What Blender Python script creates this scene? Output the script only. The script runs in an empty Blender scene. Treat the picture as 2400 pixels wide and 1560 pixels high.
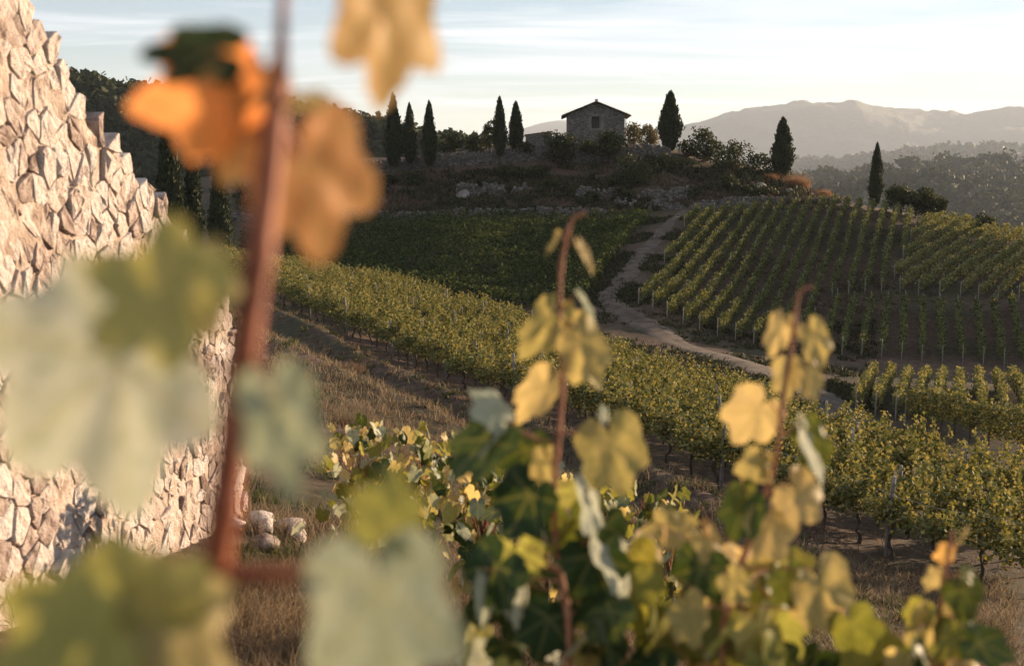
import bpy, math, random
import numpy as np
from mathutils import Vector, Matrix

# ------------------------------------------------------------------ camera, sky, sun, exposure
sc = bpy.context.scene
W, H, FPX, VH = 2400.0, 1560.0, 2900.0, 400.0          # photo pixels, focal length in pixels, horizon line
PITCH = math.atan((H / 2 - VH) / FPX)
SUN_AZ, SUN_EL = math.radians(55), math.radians(7.2)

cam_d = bpy.data.cameras.new('camera')
cam = bpy.data.objects.new('camera', cam_d)
sc.collection.objects.link(cam)
cam.location = (0, 0, 0)
cam.rotation_euler = (math.pi / 2 - PITCH, 0, 0)
cam_d.sensor_width = 36
cam_d.lens = 36 * FPX / W
cam_d.clip_start = 0.02
cam_d.clip_end = 40000
cam_d.dof.use_dof = True
cam_d.dof.focus_distance = 45
cam_d.dof.aperture_fstop = 2.9
sc.camera = cam

world = bpy.data.worlds.new('World')
sc.world = world
world.use_nodes = True
nt = world.node_tree
nt.nodes.clear()
def N(t, kind, **kw):
    n = t.nodes.new(kind)
    for k, v in kw.items():
        setattr(n, k, v)
    return n
w_out = N(nt, 'ShaderNodeOutputWorld')
w_bg = N(nt, 'ShaderNodeBackground')
w_bg.inputs['Strength'].default_value = 0.05
sky = N(nt, 'ShaderNodeTexSky', sky_type='NISHITA')
sky.sun_disc = False
sky.sun_elevation = SUN_EL
sky.sun_rotation = SUN_AZ
sky.altitude = 300
sky.air_density = 1.0
sky.dust_density = 0.25
sky.ozone_density = 3.0
tc = N(nt, 'ShaderNodeTexCoord')
sep = N(nt, 'ShaderNodeSeparateXYZ')
nt.links.new(tc.outputs['Generated'], sep.inputs[0])
def wm(op, a, b=None, c=None):
    n = N(nt, 'ShaderNodeMath', operation=op)
    for i, x in enumerate((a, b, c)):
        if x is None:
            continue
        if isinstance(x, (int, float)):
            n.inputs[i].default_value = x
        else:
            nt.links.new(x, n.inputs[i])
    return n.outputs[0]
zz = wm('ADD', wm('MAXIMUM', sep.outputs['Z'], 0.0), 0.11)
cx, cy = wm('DIVIDE', sep.outputs['X'], zz), wm('DIVIDE', sep.outputs['Y'], zz)
comb = N(nt, 'ShaderNodeCombineXYZ')
nt.links.new(cx, comb.inputs[0]); nt.links.new(cy, comb.inputs[1])
def cloud(scale, rot, detail, lo, hi, seed):
    mp = N(nt, 'ShaderNodeMapping')
    mp.inputs['Scale'].default_value = scale
    mp.inputs['Rotation'].default_value = (0, 0, rot)
    mp.inputs['Location'].default_value = (seed, seed * 1.7, 0)
    nt.links.new(comb.outputs[0], mp.inputs[0])
    no = N(nt, 'ShaderNodeTexNoise')
    no.inputs['Scale'].default_value = 1.0
    no.inputs['Detail'].default_value = detail
    no.inputs['Roughness'].default_value = 0.58
    no.inputs['Distortion'].default_value = 0.7
    nt.links.new(mp.outputs[0], no.inputs['Vector'])
    mr = N(nt, 'ShaderNodeMapRange', interpolation_type='SMOOTHSTEP')
    mr.inputs[1].default_value = lo; mr.inputs[2].default_value = hi
    nt.links.new(no.outputs[0], mr.inputs[0])
    return mr.outputs[0]
c1 = cloud((0.30, 0.85, 1), 0.42, 8, 0.36, 0.64, 3.1)
c2 = cloud((0.8, 2.4, 1), 0.60, 9, 0.44, 0.70, 9.4)
cf = wm('MINIMUM', wm('ADD', wm('MULTIPLY', c1, 0.68), wm('MULTIPLY', c2, 0.28)), 0.85)
cf = wm('MAXIMUM', cf, 0.25)
mixw = N(nt, 'ShaderNodeMix', data_type='RGBA')
nt.links.new(cf, mixw.inputs['Factor'])
nt.links.new(sky.outputs[0], mixw.inputs[6])
# thin ice cloud: lit white, a little warm
mixw.inputs[7].default_value = (6.0, 6.2, 6.6, 1)
nt.links.new(mixw.outputs[2], w_bg.inputs['Color'])
nt.links.new(w_bg.outputs[0], w_out.inputs['Surface'])

sun_d = bpy.data.lights.new('sun', 'SUN')
sun_d.energy = 5.0
sun_d.angle = math.radians(0.6)
sun_d.color = (1.0, 0.725, 0.47)
sun = bpy.data.objects.new('sun', sun_d)
sc.collection.objects.link(sun)
S = Vector((math.sin(SUN_AZ) * math.cos(SUN_EL), math.cos(SUN_AZ) * math.cos(SUN_EL), math.sin(SUN_EL)))
sun.rotation_euler = S.to_track_quat('Z', 'Y').to_euler()

sc.view_settings.view_transform = 'Standard'
sc.view_settings.look = 'None'
sc.view_settings.exposure = 1.85
sc.view_settings.gamma = 1.0
sc.view_settings.use_curve_mapping = False
cy_ = sc.cycles
cy_.use_denoising = True
cy_.max_bounces = 6
cy_.diffuse_bounces = 3
cy_.glossy_bounces = 2
cy_.transmission_bounces = 4
cy_.transparent_max_bounces = 4
cy_.volume_bounces = 0
cy_.sample_clamp_indirect = 6
cy_.use_fast_gi = False

# ------------------------------------------------------------------ helpers
random.seed(7)
R = np.random.default_rng(11)
COL = sc.collection
CP, SP = math.cos(PITCH), math.sin(PITCH)

def P(u, v, Y):
    """photo pixel + forward distance -> world point"""
    a, b = (u - W / 2) / FPX, (H / 2 - v) / FPX
    dy = CP + b * SP
    return Vector((a / dy * Y, Y, (-SP + b * CP) / dy * Y))

def mesh(name, V, F, smooth=False):
    V = np.asarray(V, dtype=np.float32).reshape(-1, 3)
    F = np.asarray(F, dtype=np.int32)
    k = F.shape[1]
    me = bpy.data.meshes.new(name)
    me.vertices.add(len(V)); me.vertices.foreach_set('co', V.ravel())
    me.loops.add(F.size); me.loops.foreach_set('vertex_index', F.ravel())
    me.polygons.add(len(F))
    me.polygons.foreach_set('loop_start', np.arange(0, F.size, k, dtype=np.int32))
    me.polygons.foreach_set('loop_total', np.full(len(F), k, dtype=np.int32))
    if smooth:
        me.polygons.foreach_set('use_smooth', np.ones(len(F), dtype=bool))
    me.update(calc_edges=True)
    me.validate()
    return me

def obj(name, me, mat=None, parent=None, loc=None, label=None, cat=None, group=None, kind=None):
    o = bpy.data.objects.new(name, me)
    COL.objects.link(o)
    if mat is not None and me is not None and not me.materials:
        me.materials.append(mat)
    if parent is not None:
        o.parent = parent
    if loc is not None:
        o.location = loc
    return tag(o, label, cat, group, kind)

def tag(o, label=None, cat=None, group=None, kind=None):
    if label: o['label'] = label
    if cat: o['category'] = cat
    if group: o['group'] = group
    if kind: o['kind'] = kind
    return o

ORD = ['first', 'second', 'third', 'fourth', 'fifth', 'sixth', 'seventh', 'eighth', 'ninth', 'tenth', 'eleventh', 'twelfth',
       'thirteenth', 'fourteenth', 'fifteenth', 'sixteenth', 'seventeenth', 'eighteenth', 'nineteenth', 'twentieth']
TENS = {2: 'twenty', 3: 'thirty', 4: 'forty', 5: 'fifty', 6: 'sixty', 7: 'seventy', 8: 'eighty', 9: 'ninety'}
TENTH = {2: 'twentieth', 3: 'thirtieth', 4: 'fortieth', 5: 'fiftieth', 6: 'sixtieth', 7: 'seventieth', 8: 'eightieth', 9: 'ninetieth'}
def ordn(i):
    n = i + 1
    if n <= 20:
        return ORD[i]
    return TENTH[n // 10] if n % 10 == 0 else TENS[n // 10] + '-' + ORD[n % 10 - 1]

def join(parts):
    """[(V,F)] with the same face size -> one (V,F)"""
    Vs, Fs, off = [], [], 0
    for V, F in parts:
        V = np.asarray(V, dtype=np.float64).reshape(-1, 3); F = np.asarray(F)
        Vs.append(V); Fs.append(F + off); off += len(V)
    return np.concatenate(Vs), np.concatenate(Fs)

def box(c, s, rz=0.0, jit=0.0):
    c = np.array(c, dtype=float); s = np.array(s, dtype=float) / 2
    V = np.array([[x, y, z] for z in (-1, 1) for x, y in ((-1, -1), (1, -1), (1, 1), (-1, 1))], dtype=float) * s
    if jit:
        V += R.normal(0, jit, V.shape)
    ca, sa = math.cos(rz), math.sin(rz)
    V = np.stack([V[:, 0] * ca - V[:, 1] * sa, V[:, 0] * sa + V[:, 1] * ca, V[:, 2]], 1) + c
    F = np.array([[3, 2, 1, 0], [4, 5, 6, 7], [0, 1, 5, 4], [1, 2, 6, 5], [2, 3, 7, 6], [3, 0, 4, 7]])
    return V, F

def tube(pts, rad, n=8, cap=True):
    pts = np.asarray(pts, dtype=float)
    m = len(pts)
    rad = np.broadcast_to(np.asarray(rad, dtype=float), (m,))
    t = np.gradient(pts, axis=0)
    t /= np.linalg.norm(t, axis=1)[:, None] + 1e-12
    ref = np.array([0.3, 1.0, 0.2]) if abs(t[0, 2]) > 0.6 else np.array([0, 0, 1.0])
    a = np.cross(t, ref); a /= np.linalg.norm(a, axis=1)[:, None] + 1e-12
    b = np.cross(t, a)
    th = np.linspace(0, 2 * math.pi, n, endpoint=False)
    V = pts[:, None] + rad[:, None, None] * (np.cos(th)[None, :, None] * a[:, None] + np.sin(th)[None, :, None] * b[:, None])
    V = V.reshape(-1, 3)
    F = []
    for i in range(m - 1):
        for j in range(n):
            k = (j + 1) % n
            F.append((i * n + j, i * n + k, (i + 1) * n + k, (i + 1) * n + j))
    if cap:
        V = np.concatenate([V, pts[:1], pts[-1:]])
        c0, c1 = m * n, m * n + 1
        for j in range(0, n):
            k = (j + 1) % n
            F.append((c0, k, j, c0)); F.append((c1, (m - 1) * n + j, (m - 1) * n + k, c1))
        F = [f for f in F if True]
    return V, np.array(F)

def tubemesh(name, pts, rad, n=8, smooth=True):
    V, F = tube(pts, rad, n, cap=True)
    me = bpy.data.meshes.new(name)
    me.from_pydata([tuple(v) for v in V], [], [tuple(dict.fromkeys(int(i) for i in f)) for f in F])
    if smooth:
        me.polygons.foreach_set('use_smooth', np.ones(len(me.polygons), dtype=bool))
    me.update()
    return me

def spline(pts, n):
    """Catmull-Rom through points"""
    p = np.asarray(pts, dtype=float)
    p = np.concatenate([2 * p[:1] - p[1:2], p, 2 * p[-1:] - p[-2:-1]])
    out = []
    for s in np.linspace(0, len(pts) - 1 - 1e-9, n):
        i = int(s); f = s - i
        a, b, c, d = p[i:i + 4]
        out.append(0.5 * (2 * b + (c - a) * f + (2 * a - 5 * b + 4 * c - d) * f * f + (3 * b - a - 3 * c + d) * f ** 3))
    return np.array(out)

def unit(n, k=3):
    v = R.normal(size=(n, k))
    return v / np.linalg.norm(v, axis=1)[:, None]

def cards(C, size, aspect=0.75, up=None, spread=1.0, fold=0.25):
    """leaf-like folded diamonds centred on C; up: preferred long axis"""
    n = len(C)
    size = np.broadcast_to(np.asarray(size, dtype=float), (n,))[:, None]
    a = unit(n) * spread
    if up is not None:
        a = a + np.asarray(up)
    a /= np.linalg.norm(a, axis=1)[:, None]
    b = np.cross(a, unit(n)); b /= np.linalg.norm(b, axis=1)[:, None] + 1e-9
    c = np.cross(a, b)
    k = fold * size * R.uniform(-1, 1, (n, 1))
    V = np.stack([C - a * size * .5, C + b * size * .5 * aspect + c * k * .5 + a * size * .06,
                  C + a * size * .5 + c * k, C - b * size * .5 * aspect + c * k * .5 + a * size * .06], 1)
    return V.reshape(-1, 3), np.arange(n * 4).reshape(n, 4)

def vnoise(x, y, seed=0):
    """smooth value noise, vectorised"""
    xi, yi = np.floor(x).astype(np.int64), np.floor(y).astype(np.int64)
    fx, fy = x - xi, y - yi
    fx, fy = fx * fx * (3 - 2 * fx), fy * fy * (3 - 2 * fy)
    def hsh(i, j):
        h = (i * 374761393 + j * 668265263 + seed * 982451653) & 0xffffffff
        h = ((h ^ (h >> 13)) * 1274126177) & 0xffffffff
        return ((h ^ (h >> 16)) & 0xffff) / 65535.0
    return ((hsh(xi, yi) * (1 - fx) + hsh(xi + 1, yi) * fx) * (1 - fy) + (hsh(xi, yi + 1) * (1 - fx) + hsh(xi + 1, yi + 1) * fx) * fy) * 2 - 1
def fbm(x, y, o=4, seed=0):
    s, a = 0, 1
    for i in range(o):
        s = s + a * vnoise(x * 2 ** i, y * 2 ** i, seed + i); a *= .5
    return s

# ------------------------------------------------------------------ materials
def newmat(name):
    m = bpy.data.materials.new(name); m.use_nodes = True
    t = m.node_tree; t.nodes.clear()
    o = N(t, 'ShaderNodeOutputMaterial')
    return m, t, o
def ramp(t, fac, stops):
    r = N(t, 'ShaderNodeValToRGB')
    e = r.color_ramp.elements
    while len(e) < len(stops): e.new(0.5)
    for i, (p, c) in enumerate(stops):
        e[i].position = p; e[i].color = (*c, 1)
    t.links.new(fac, r.inputs[0])
    return r.outputs[0]
def noise(t, scale, detail=4, coord='Object', rough=.55, dist=0.0):
    c = N(t, 'ShaderNodeTexCoord'); n = N(t, 'ShaderNodeTexNoise')
    n.inputs['Scale'].default_value = scale; n.inputs['Detail'].default_value = detail
    n.inputs['Roughness'].default_value = rough; n.inputs['Distortion'].default_value = dist
    t.links.new(c.outputs[coord], n.inputs['Vector'])
    return n.outputs[0]
def mixc(t, f, a, b, mode='MIX'):
    m = N(t, 'ShaderNodeMix', data_type='RGBA', blend_type=mode)
    for i, x in ((0, f), (6, a), (7, b)):
        if isinstance(x, (int, float)): m.inputs[i].default_value = x
        elif isinstance(x, tuple): m.inputs[i].default_value = (*x, 1)
        else: t.links.new(x, m.inputs[i])
    return m.outputs[2]
def math_(t, op, a, b):
    n = N(t, 'ShaderNodeMath', operation=op)
    for i, x in enumerate((a, b)):
        if isinstance(x, (int, float)): n.inputs[i].default_value = x
        else: t.links.new(x, n.inputs[i])
    return n.outputs[0]
def solid(name, stops, scale, rough=.85, bump=0.3, bscale=None, bdist=0.02, island=0.0, coord='Object', objrand=0.0, detail=6):
    m, t, o = newmat(name)
    p = N(t, 'ShaderNodeBsdfPrincipled')
    p.inputs['Roughness'].default_value = rough
    p.inputs['Specular IOR Level'].default_value = 0.25
    f = noise(t, scale, detail, coord)
    if island:
        g = N(t, 'ShaderNodeNewGeometry')
        f = math_(t, 'ADD', f, math_(t, 'MULTIPLY', math_(t, 'SUBTRACT', g.outputs['Random Per Island'], .5), island))
    if objrand:
        oi = N(t, 'ShaderNodeObjectInfo')
        f = math_(t, 'ADD', f, math_(t, 'MULTIPLY', math_(t, 'SUBTRACT', oi.outputs['Random'], .5), objrand))
    t.links.new(ramp(t, f, stops), p.inputs['Base Color'])
    if bump:
        b = N(t, 'ShaderNodeBump')
        b.inputs['Strength'].default_value = bump; b.inputs['Distance'].default_value = bdist
        t.links.new(noise(t, bscale or scale * 4, 6, coord, .65), b.inputs['Height'])
        t.links.new(b.outputs[0], p.inputs['Normal'])
    t.links.new(p.outputs[0], o.inputs[0])
    return m
def leafmat(name, stops, under=None, trans=None, tw=.4, rough=.5, scale=3.0, amt=.55, island=True, veins=False):
    """leaf: reflecting top and paler underside, light let through"""
    m, t, o = newmat(name)
    f = noise(t, scale, 4)
    if island:
        g = N(t, 'ShaderNodeNewGeometry'); rnd = g.outputs['Random Per Island']
    else:
        g = N(t, 'ShaderNodeObjectInfo'); rnd = g.outputs['Random']
    f = math_(t, 'ADD', math_(t, 'MULTIPLY', f, 1 - amt), math_(t, 'MULTIPLY', rnd, amt))
    col = ramp(t, f, stops)
    if veins:
        uv = N(t, 'ShaderNodeUVMap')
        sx = N(t, 'ShaderNodeSeparateXYZ'); t.links.new(uv.outputs[0], sx.inputs[0])
        vein = ramp(t, sx.outputs[0], [(0.0, (1, 1, 1)), (0.05, (0, 0, 0))])
        col = mixc(t, math_(t, 'MULTIPLY', vein, .45), col, (.30, .27, .10))
    if under:
        ge = N(t, 'ShaderNodeNewGeometry')
        ucol = mixc(t, .8, col, under)
        rcol = mixc(t, ge.outputs['Backfacing'], col, ucol)
    else:
        rcol = col
    p = N(t, 'ShaderNodeBsdfPrincipled')
    p.inputs['Roughness'].default_value = rough
    p.inputs['Specular IOR Level'].default_value = 0.12
    t.links.new(rcol, p.inputs['Base Color'])
    tr = N(t, 'ShaderNodeBsdfTranslucent')
    t.links.new(mixc(t, 1.0, col, trans or (1, 1, 1), 'MULTIPLY'), tr.inputs[0])
    mx = N(t, 'ShaderNodeMixShader'); mx.inputs[0].default_value = tw
    t.links.new(p.outputs[0], mx.inputs[1]); t.links.new(tr.outputs[0], mx.inputs[2])
    t.links.new(mx.outputs[0], o.inputs[0])
    return m

M = {}
M['soil'] = None
M['stone'] = solid('wall_stone', [(.22, (.17, .12, .10)), (.42, (.40, .325, .285)), (.58, (.53, .455, .415)), (.8, (.49, .465, .445))], 7, .92, 1.0, 14, .09, objrand=.45, coord='Object')
M['stone_stuff'] = solid('wall_stone_small', [(.22, (.17, .12, .10)), (.42, (.40, .325, .285)), (.58, (.53, .455, .415)), (.8, (.49, .465, .445))], 7, .92, 1.0, 14, .09, island=.45)
M['mortar'] = solid('wall_mortar', [(.3, (.23, .17, .135)), (.5, (.43, .345, .29)), (.7, (.55, .465, .41))], 4.0, .95, .9, 16, .10)
M['farstone'] = solid('field_stone', [(.25, (.07, .063, .056)), (.5, (.12, .107, .093)), (.8, (.20, .178, .156))], 1.4, .92, .6, 6, .05, island=.45)
M['house_mortar'] = solid('house_mortar', [(.3, (.16, .14, .115)), (.7, (.27, .235, .195))], 2.0, .95, .4, 9, .03)
M['bark'] = solid('bark', [(.3, (.035, .025, .018)), (.7, (.11, .08, .06))], 14, .95, .7, 40, .01)
M['oldwood'] = solid('grey_wood', [(.3, (.13, .115, .10)), (.7, (.28, .255, .23))], 10, .9, .5, 40, .01)
M['cane'] = solid('red_cane', [(.3, (.14, .035, .015)), (.55, (.27, .075, .030)), (.75, (.36, .13, .06))], 30, .6, .35, 120, .003)
M['shoot'] = solid('brown_shoot', [(.3, (.22, .08, .04)), (.55, (.36, .15, .08)), (.75, (.45, .22, .13))], 30, .6, .3, 120, .003)
M['tile'] = solid('roof_tile', [(.3, (.10, .05, .035)), (.7, (.25, .13, .085))], 3, .9, .3, 12, .02, objrand=.4)
M['darkwood'] = solid('dark_wood', [(.3, (.018, .014, .012)), (.7, (.05, .036, .028))], 8, .7, .3, 30, .01)
M['wire'] = solid('wire', [(.3, (.25, .25, .25)), (.7, (.4, .4, .4))], 8, .5, 0)
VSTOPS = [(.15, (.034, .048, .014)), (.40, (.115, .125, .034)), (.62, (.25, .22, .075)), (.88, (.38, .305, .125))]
M['vine'] = leafmat('sunlit_vine_leaf', VSTOPS, under=(.17, .175, .085), trans=(1.0, .93, .45), tw=.27, rough=.8, scale=2.0, amt=.7)  # lit copy of the vine leaf, sunshine brightened into its colour
M['vine_shaded'] = leafmat('shaded_vine_leaf', [(.15, (.014, .026, .010)), (.5, (.036, .056, .018)), (.85, (.095, .100, .030))], trans=(1.0, 1.0, .5), tw=.28, rough=.85, scale=1.0, amt=.7)  # shaded copy of the vine leaf, the vineyard's shade painted into its colour
M['vine_half_shaded'] = leafmat('half_shaded_vine_leaf', [(.15, (.016, .027, .010)), (.45, (.052, .068, .020)), (.65, (.125, .125, .04)), (.88, (.24, .205, .07))], under=(.13, .14, .06), trans=(1.0, .95, .45), tw=.27, rough=.75, scale=1.0, amt=.7)  # in-between copy, some of the hill's shade mixed into the leaf colour
M['cypress'] = leafmat('cypress_leaf', [(.2, (.014, .022, .010)), (.6, (.030, .040, .016)), (.9, (.055, .058, .022))], tw=.12, rough=.7, scale=1.2)
M['tree'] = leafmat('tree_leaf', [(.2, (.014, .022, .010)), (.55, (.034, .044, .016)), (.9, (.08, .08, .028))], trans=(1, .95, .5), tw=.28, rough=.6, scale=.8)
M['oak'] = leafmat('dry_tree_leaf', [(.2, (.05, .05, .018)), (.55, (.12, .10, .035)), (.9, (.20, .15, .055))], trans=(1, .9, .5), tw=.3, rough=.6, scale=.8)
M['forest'] = leafmat('forest_leaf', [(.2, (.012, .020, .010)), (.55, (.027, .038, .015)), (.9, (.06, .062, .022))], trans=(1, .95, .5), tw=.2, rough=.7, scale=.05)
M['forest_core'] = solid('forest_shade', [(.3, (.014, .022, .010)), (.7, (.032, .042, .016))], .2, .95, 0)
M['hill'] = solid('hill_scrub', [(.3, (.022, .032, .014)), (.55, (.045, .052, .022)), (.75, (.085, .078, .038))], .02, .95, .6, .1, 4.0)
M['mount'] = solid('mountain_forest', [(.3, (.03, .04, .022)), (.6, (.055, .06, .032)), (.8, (.10, .09, .055))], .003, .95, .8, .015, 30.0)
M['drybush'] = leafmat('rust_bush', [(.1, (.12, .06, .03)), (.5, (.25, .13, .065)), (.9, (.36, .22, .11))], tw=.35, rough=.7, scale=.7, amt=.6)
M['drygrass'] = leafmat('dry_grass', [(.1, (.065, .05, .033)), (.5, (.15, .112, .068)), (.9, (.28, .215, .135))], tw=.35, rough=.7, scale=.7, amt=.6)
M['hillgreen_shaded'] = leafmat('shaded_scrub_leaf', [(.1, (.018, .022, .010)), (.5, (.038, .040, .018)), (.9, (.075, .066, .03))], tw=.2, rough=.7, scale=.7, amt=.6)  # darker version of the green weed, hillside shade put into the colour
M['hillbrown_shaded'] = leafmat('shaded_dry_grass', [(.1, (.04, .028, .018)), (.5, (.085, .058, .038)), (.9, (.15, .105, .07))], tw=.25, rough=.7, scale=.7, amt=.6)  # brown grass darkened to carry the shade of the house hill
M['greengrass'] = leafmat('green_weed', [(.1, (.03, .04, .014)), (.5, (.065, .075, .025)), (.9, (.13, .115, .04))], tw=.3, rough=.6, scale=.7, amt=.6)
M['rust_grass'] = leafmat('rust_grass', [(.1, (.085, .055, .035)), (.5, (.16, .105, .068)), (.9, (.26, .18, .115))], tw=.35, rough=.7, scale=.7, amt=.6)
# big leaves of the vine close to the lens
M['leaf_gold'] = leafmat('golden_leaf', [(.25, (.27, .25, .09)), (.5, (.46, .37, .155)), (.75, (.58, .44, .22))], under=(.50, .45, .30), trans=(1.0, .92, .72), tw=.52, scale=9, amt=.35, island=False, veins=True)
M['leaf_green'] = leafmat('green_leaf', [(.25, (.06, .08, .02)), (.5, (.17, .18, .045)), (.75, (.34, .29, .08))], under=(.36, .36, .24), trans=(1.0, .95, .45), tw=.42, scale=9, amt=.4, island=False, veins=True)
M['leaf_pale'] = leafmat('pale_leaf_underside', [(.25, (.20, .24, .14)), (.5, (.35, .37, .27)), (.75, (.50, .49, .40))], under=(.46, .47, .39), trans=(1.0, .98, .88), tw=.36, rough=.8, scale=8, amt=.25, island=False, veins=True)
M['leaf_lime'] = leafmat('lime_leaf', [(.25, (.17, .19, .045)), (.5, (.36, .34, .11)), (.75, (.50, .43, .17))], under=(.45, .42, .24), trans=(1.0, .95, .6), tw=.52, scale=9, amt=.3, island=False, veins=True)
M['leaf_dark'] = leafmat('dark_leaf', [(.25, (.018, .035, .016)), (.5, (.035, .06, .022)), (.8, (.09, .11, .03))], under=(.22, .25, .19), trans=(1.0, .9, .3), tw=.25, scale=9, amt=.3, island=False, veins=True)
M['leaf_rust'] = leafmat('rust_leaf', [(.28, (.24, .21, .06)), (.36, (.46, .28, .09)), (.45, (.66, .33, .12)), (.60, (.64, .25, .11)), (.8, (.40, .12, .06))], under=(.58, .36, .19), trans=(1.0, .85, .65), tw=.6, scale=22, amt=.12, island=False, veins=True)
M['leaf_amber'] = leafmat('amber_leaf', [(.30, (.54, .37, .11)), (.5, (.68, .41, .16)), (.75, (.72, .42, .22))], under=(.68, .44, .22), trans=(1.0, .88, .62), tw=.58, scale=14, amt=.12, island=False, veins=True)

def soilmat():
    m, t, o = newmat('dry_soil')
    p = N(t, 'ShaderNodeBsdfPrincipled'); p.inputs['Roughness'].default_value = .95
    p.inputs['Specular IOR Level'].default_value = .1
    big = noise(t, .12, 5); fine = noise(t, 2.6, 8, rough=.7)
    earth = ramp(t, fine, [(.3, (.036, .023, .016)), (.5, (.075, .049, .035)), (.7, (.13, .092, .065))])
    scrub = ramp(t, fine, [(.3, (.022, .022, .012)), (.55, (.050, .043, .023)), (.75, (.11, .085, .050))])
    f = N(t, 'ShaderNodeMapRange'); f.inputs[1].default_value = .42; f.inputs[2].default_value = .60
    t.links.new(big, f.inputs[0])
    t.links.new(mixc(t, f.outputs[0], earth, scrub), p.inputs['Base Color'])
    b = N(t, 'ShaderNodeBump'); b.inputs['Strength'].default_value = .8; b.inputs['Distance'].default_value = .06
    t.links.new(noise(t, 5, 8, rough=.7), b.inputs['Height']); t.links.new(b.outputs[0], p.inputs['Normal'])
    t.links.new(p.outputs[0], o.inputs[0])
    return m
M['soil'] = soilmat()
M['road'] = solid('dirt_road', [(.3, (.042, .031, .022)), (.48, (.078, .058, .043)), (.7, (.125, .095, .070))], .9, .95, .8, 5, .06)

# ------------------------------------------------------------------ terrain
# (photo column, photo row, distance) of ground points
CTRL = [
 # under and in front of the camera
 (0, 5000, 1), (1200, 5000, 1), (2400, 5000, 1), (0, 2750, 2.3), (1200, 2850, 2.3), (2400, 2950, 2.3), (0, 1750, 5), (1200, 1850, 5), (2400, 1950, 5),
 (0, 1420, 8.5), (1200, 1600, 8.2), (2300, 1740, 8.5), (300, 1290, 11), (620, 1400, 10), (480, 1200, 14), (800, 1200, 16), (1100, 1420, 10.5), (1500, 1420, 13), (2200, 1560, 14),
 (900, 985, 27), (1100, 1105, 24), (1450, 1210, 22), (700, 830, 42), (640, 760, 55), (520, 720, 60), (1900, 1420, 19), (2350, 1500, 18), (350, 900, 28), (0, 950, 24),
 # front row of the near block
 (630, 700, 74), (860, 810, 58.2), (1000, 880, 51.5), (1250, 965, 42.7), (1600, 1100, 34.5), (2050, 1290, 27.7), (2400, 1390, 24), (450, 640, 88),
 # back edge of the near block and the drop behind it
 (2400, 1225, 34), (2050, 1090, 41), (1700, 985, 50), (1450, 870, 64), (1250, 775, 80), (900, 680, 98), (630, 640, 112), (400, 600, 120),
 # valley, road
 (2400, 1140, 44), (2150, 1040, 53), (1985, 985, 60), (1900, 915, 68), (1750, 852, 78), (1600, 802, 86), (1480, 745, 92), (1420, 695, 98), (1450, 660, 103), (1500, 602, 112), (1545, 553, 122), (1580, 516, 131),
 (2200, 930, 68), (2400, 940, 66), (1250, 700, 100), (1000, 655, 108), (800, 620, 118), (600, 600, 126),
 # shaded vineyard left of the road
 (800, 520, 136), (1000, 522, 136), (1300, 522, 136), (500, 545, 134), (1100, 590, 116), (300, 560, 130),
 # hill with the rows
 (1510, 725, 93), (1700, 800, 89), (2000, 842, 86), (2400, 856, 84), (1620, 505, 134), (1750, 490, 137), (1900, 482, 140), (1980, 478, 141), (2150, 508, 138), (2250, 525, 132), (2400, 552, 125), (2700, 610, 110),
 (1700, 650, 109), (1900, 640, 112), (2050, 690, 104), (2300, 650, 108), (2450, 690, 100), (2700, 800, 84), (2700, 1000, 56), (2700, 1300, 30),
 # house hill: lower terrace, slope, top
 (700, 508, 141), (1000, 505, 141), (1300, 500, 141), (1550, 495, 141), (900, 440, 154), (1150, 430, 155), (1400, 430, 154), (1650, 440, 152), (1800, 440, 150), (1900, 466, 146),
 (500, 420, 170), (850, 398, 163), (1000, 388, 163), (1150, 380, 163), (1300, 372, 162), (1450, 368, 162), (1560, 366, 161), (1700, 392, 160), (1830, 425, 156), (1390, 345, 172), (1390, 345, 190), (1000, 368, 180), (1650, 368, 175), (1850, 430, 170),
 # behind it
 (500, 440, 220), (1000, 400, 230), (1400, 395, 230), (1700, 430, 220), (2000, 560, 190), (2200, 610, 185), (2450, 640, 175), (2800, 700, 160),
 (0, 560, 260), (1000, 560, 300), (1600, 620, 300), (2000, 760, 300), (2500, 760, 300), (0, 520, 700), (1200, 560, 700), (2400, 620, 700), (0, 465, 1800), (1200, 480, 1800), (2400, 520, 1800), (0, 440, 4500), (1200, 450, 4500), (2400, 460, 4500), (0, 430, 12500), (1200, 430, 12500), (2400, 430, 12500),
]
_c = np.array([P(*c) for c in CTRL])
# ground under and behind the camera, and off to both sides
_c = np.concatenate([_c, [(-.2, .35, -1.62), (0, .4, -1.62), (.2, .35, -1.62)] + [(sx * r * .94, -r * .34, z) for sx in (-1, 1) for r, z in ((.4, -1.62), (2, -1.75), (8, -2.6), (30, -7.5), (120, -14), (500, -45), (3000, -90), (12000, -130))]])
def _dom(x, y):
    th = np.arctan2(x, y)
    th = np.sign(th) * np.where(np.abs(th) < .55, np.abs(th), .55 + .25 * np.tanh((np.abs(th) - .55) / .5))
    return th * 2.6, np.log(np.maximum(np.hypot(x, y), .4))
def _tps(r2):
    return r2 * np.log(r2 + 1e-12)
_cx, _cy = _dom(_c[:, 0], _c[:, 1])
_n = len(_c)
_A = _tps((_cx[:, None] - _cx) ** 2 + (_cy[:, None] - _cy) ** 2) + np.eye(_n) * 4e-4
_Pm = np.stack([np.ones(_n), _cx, _cy], 1)
_sol = np.linalg.solve(np.block([[_A, _Pm], [_Pm.T, np.zeros((3, 3))]]), np.concatenate([_c[:, 2], np.zeros(3)]))
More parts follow.
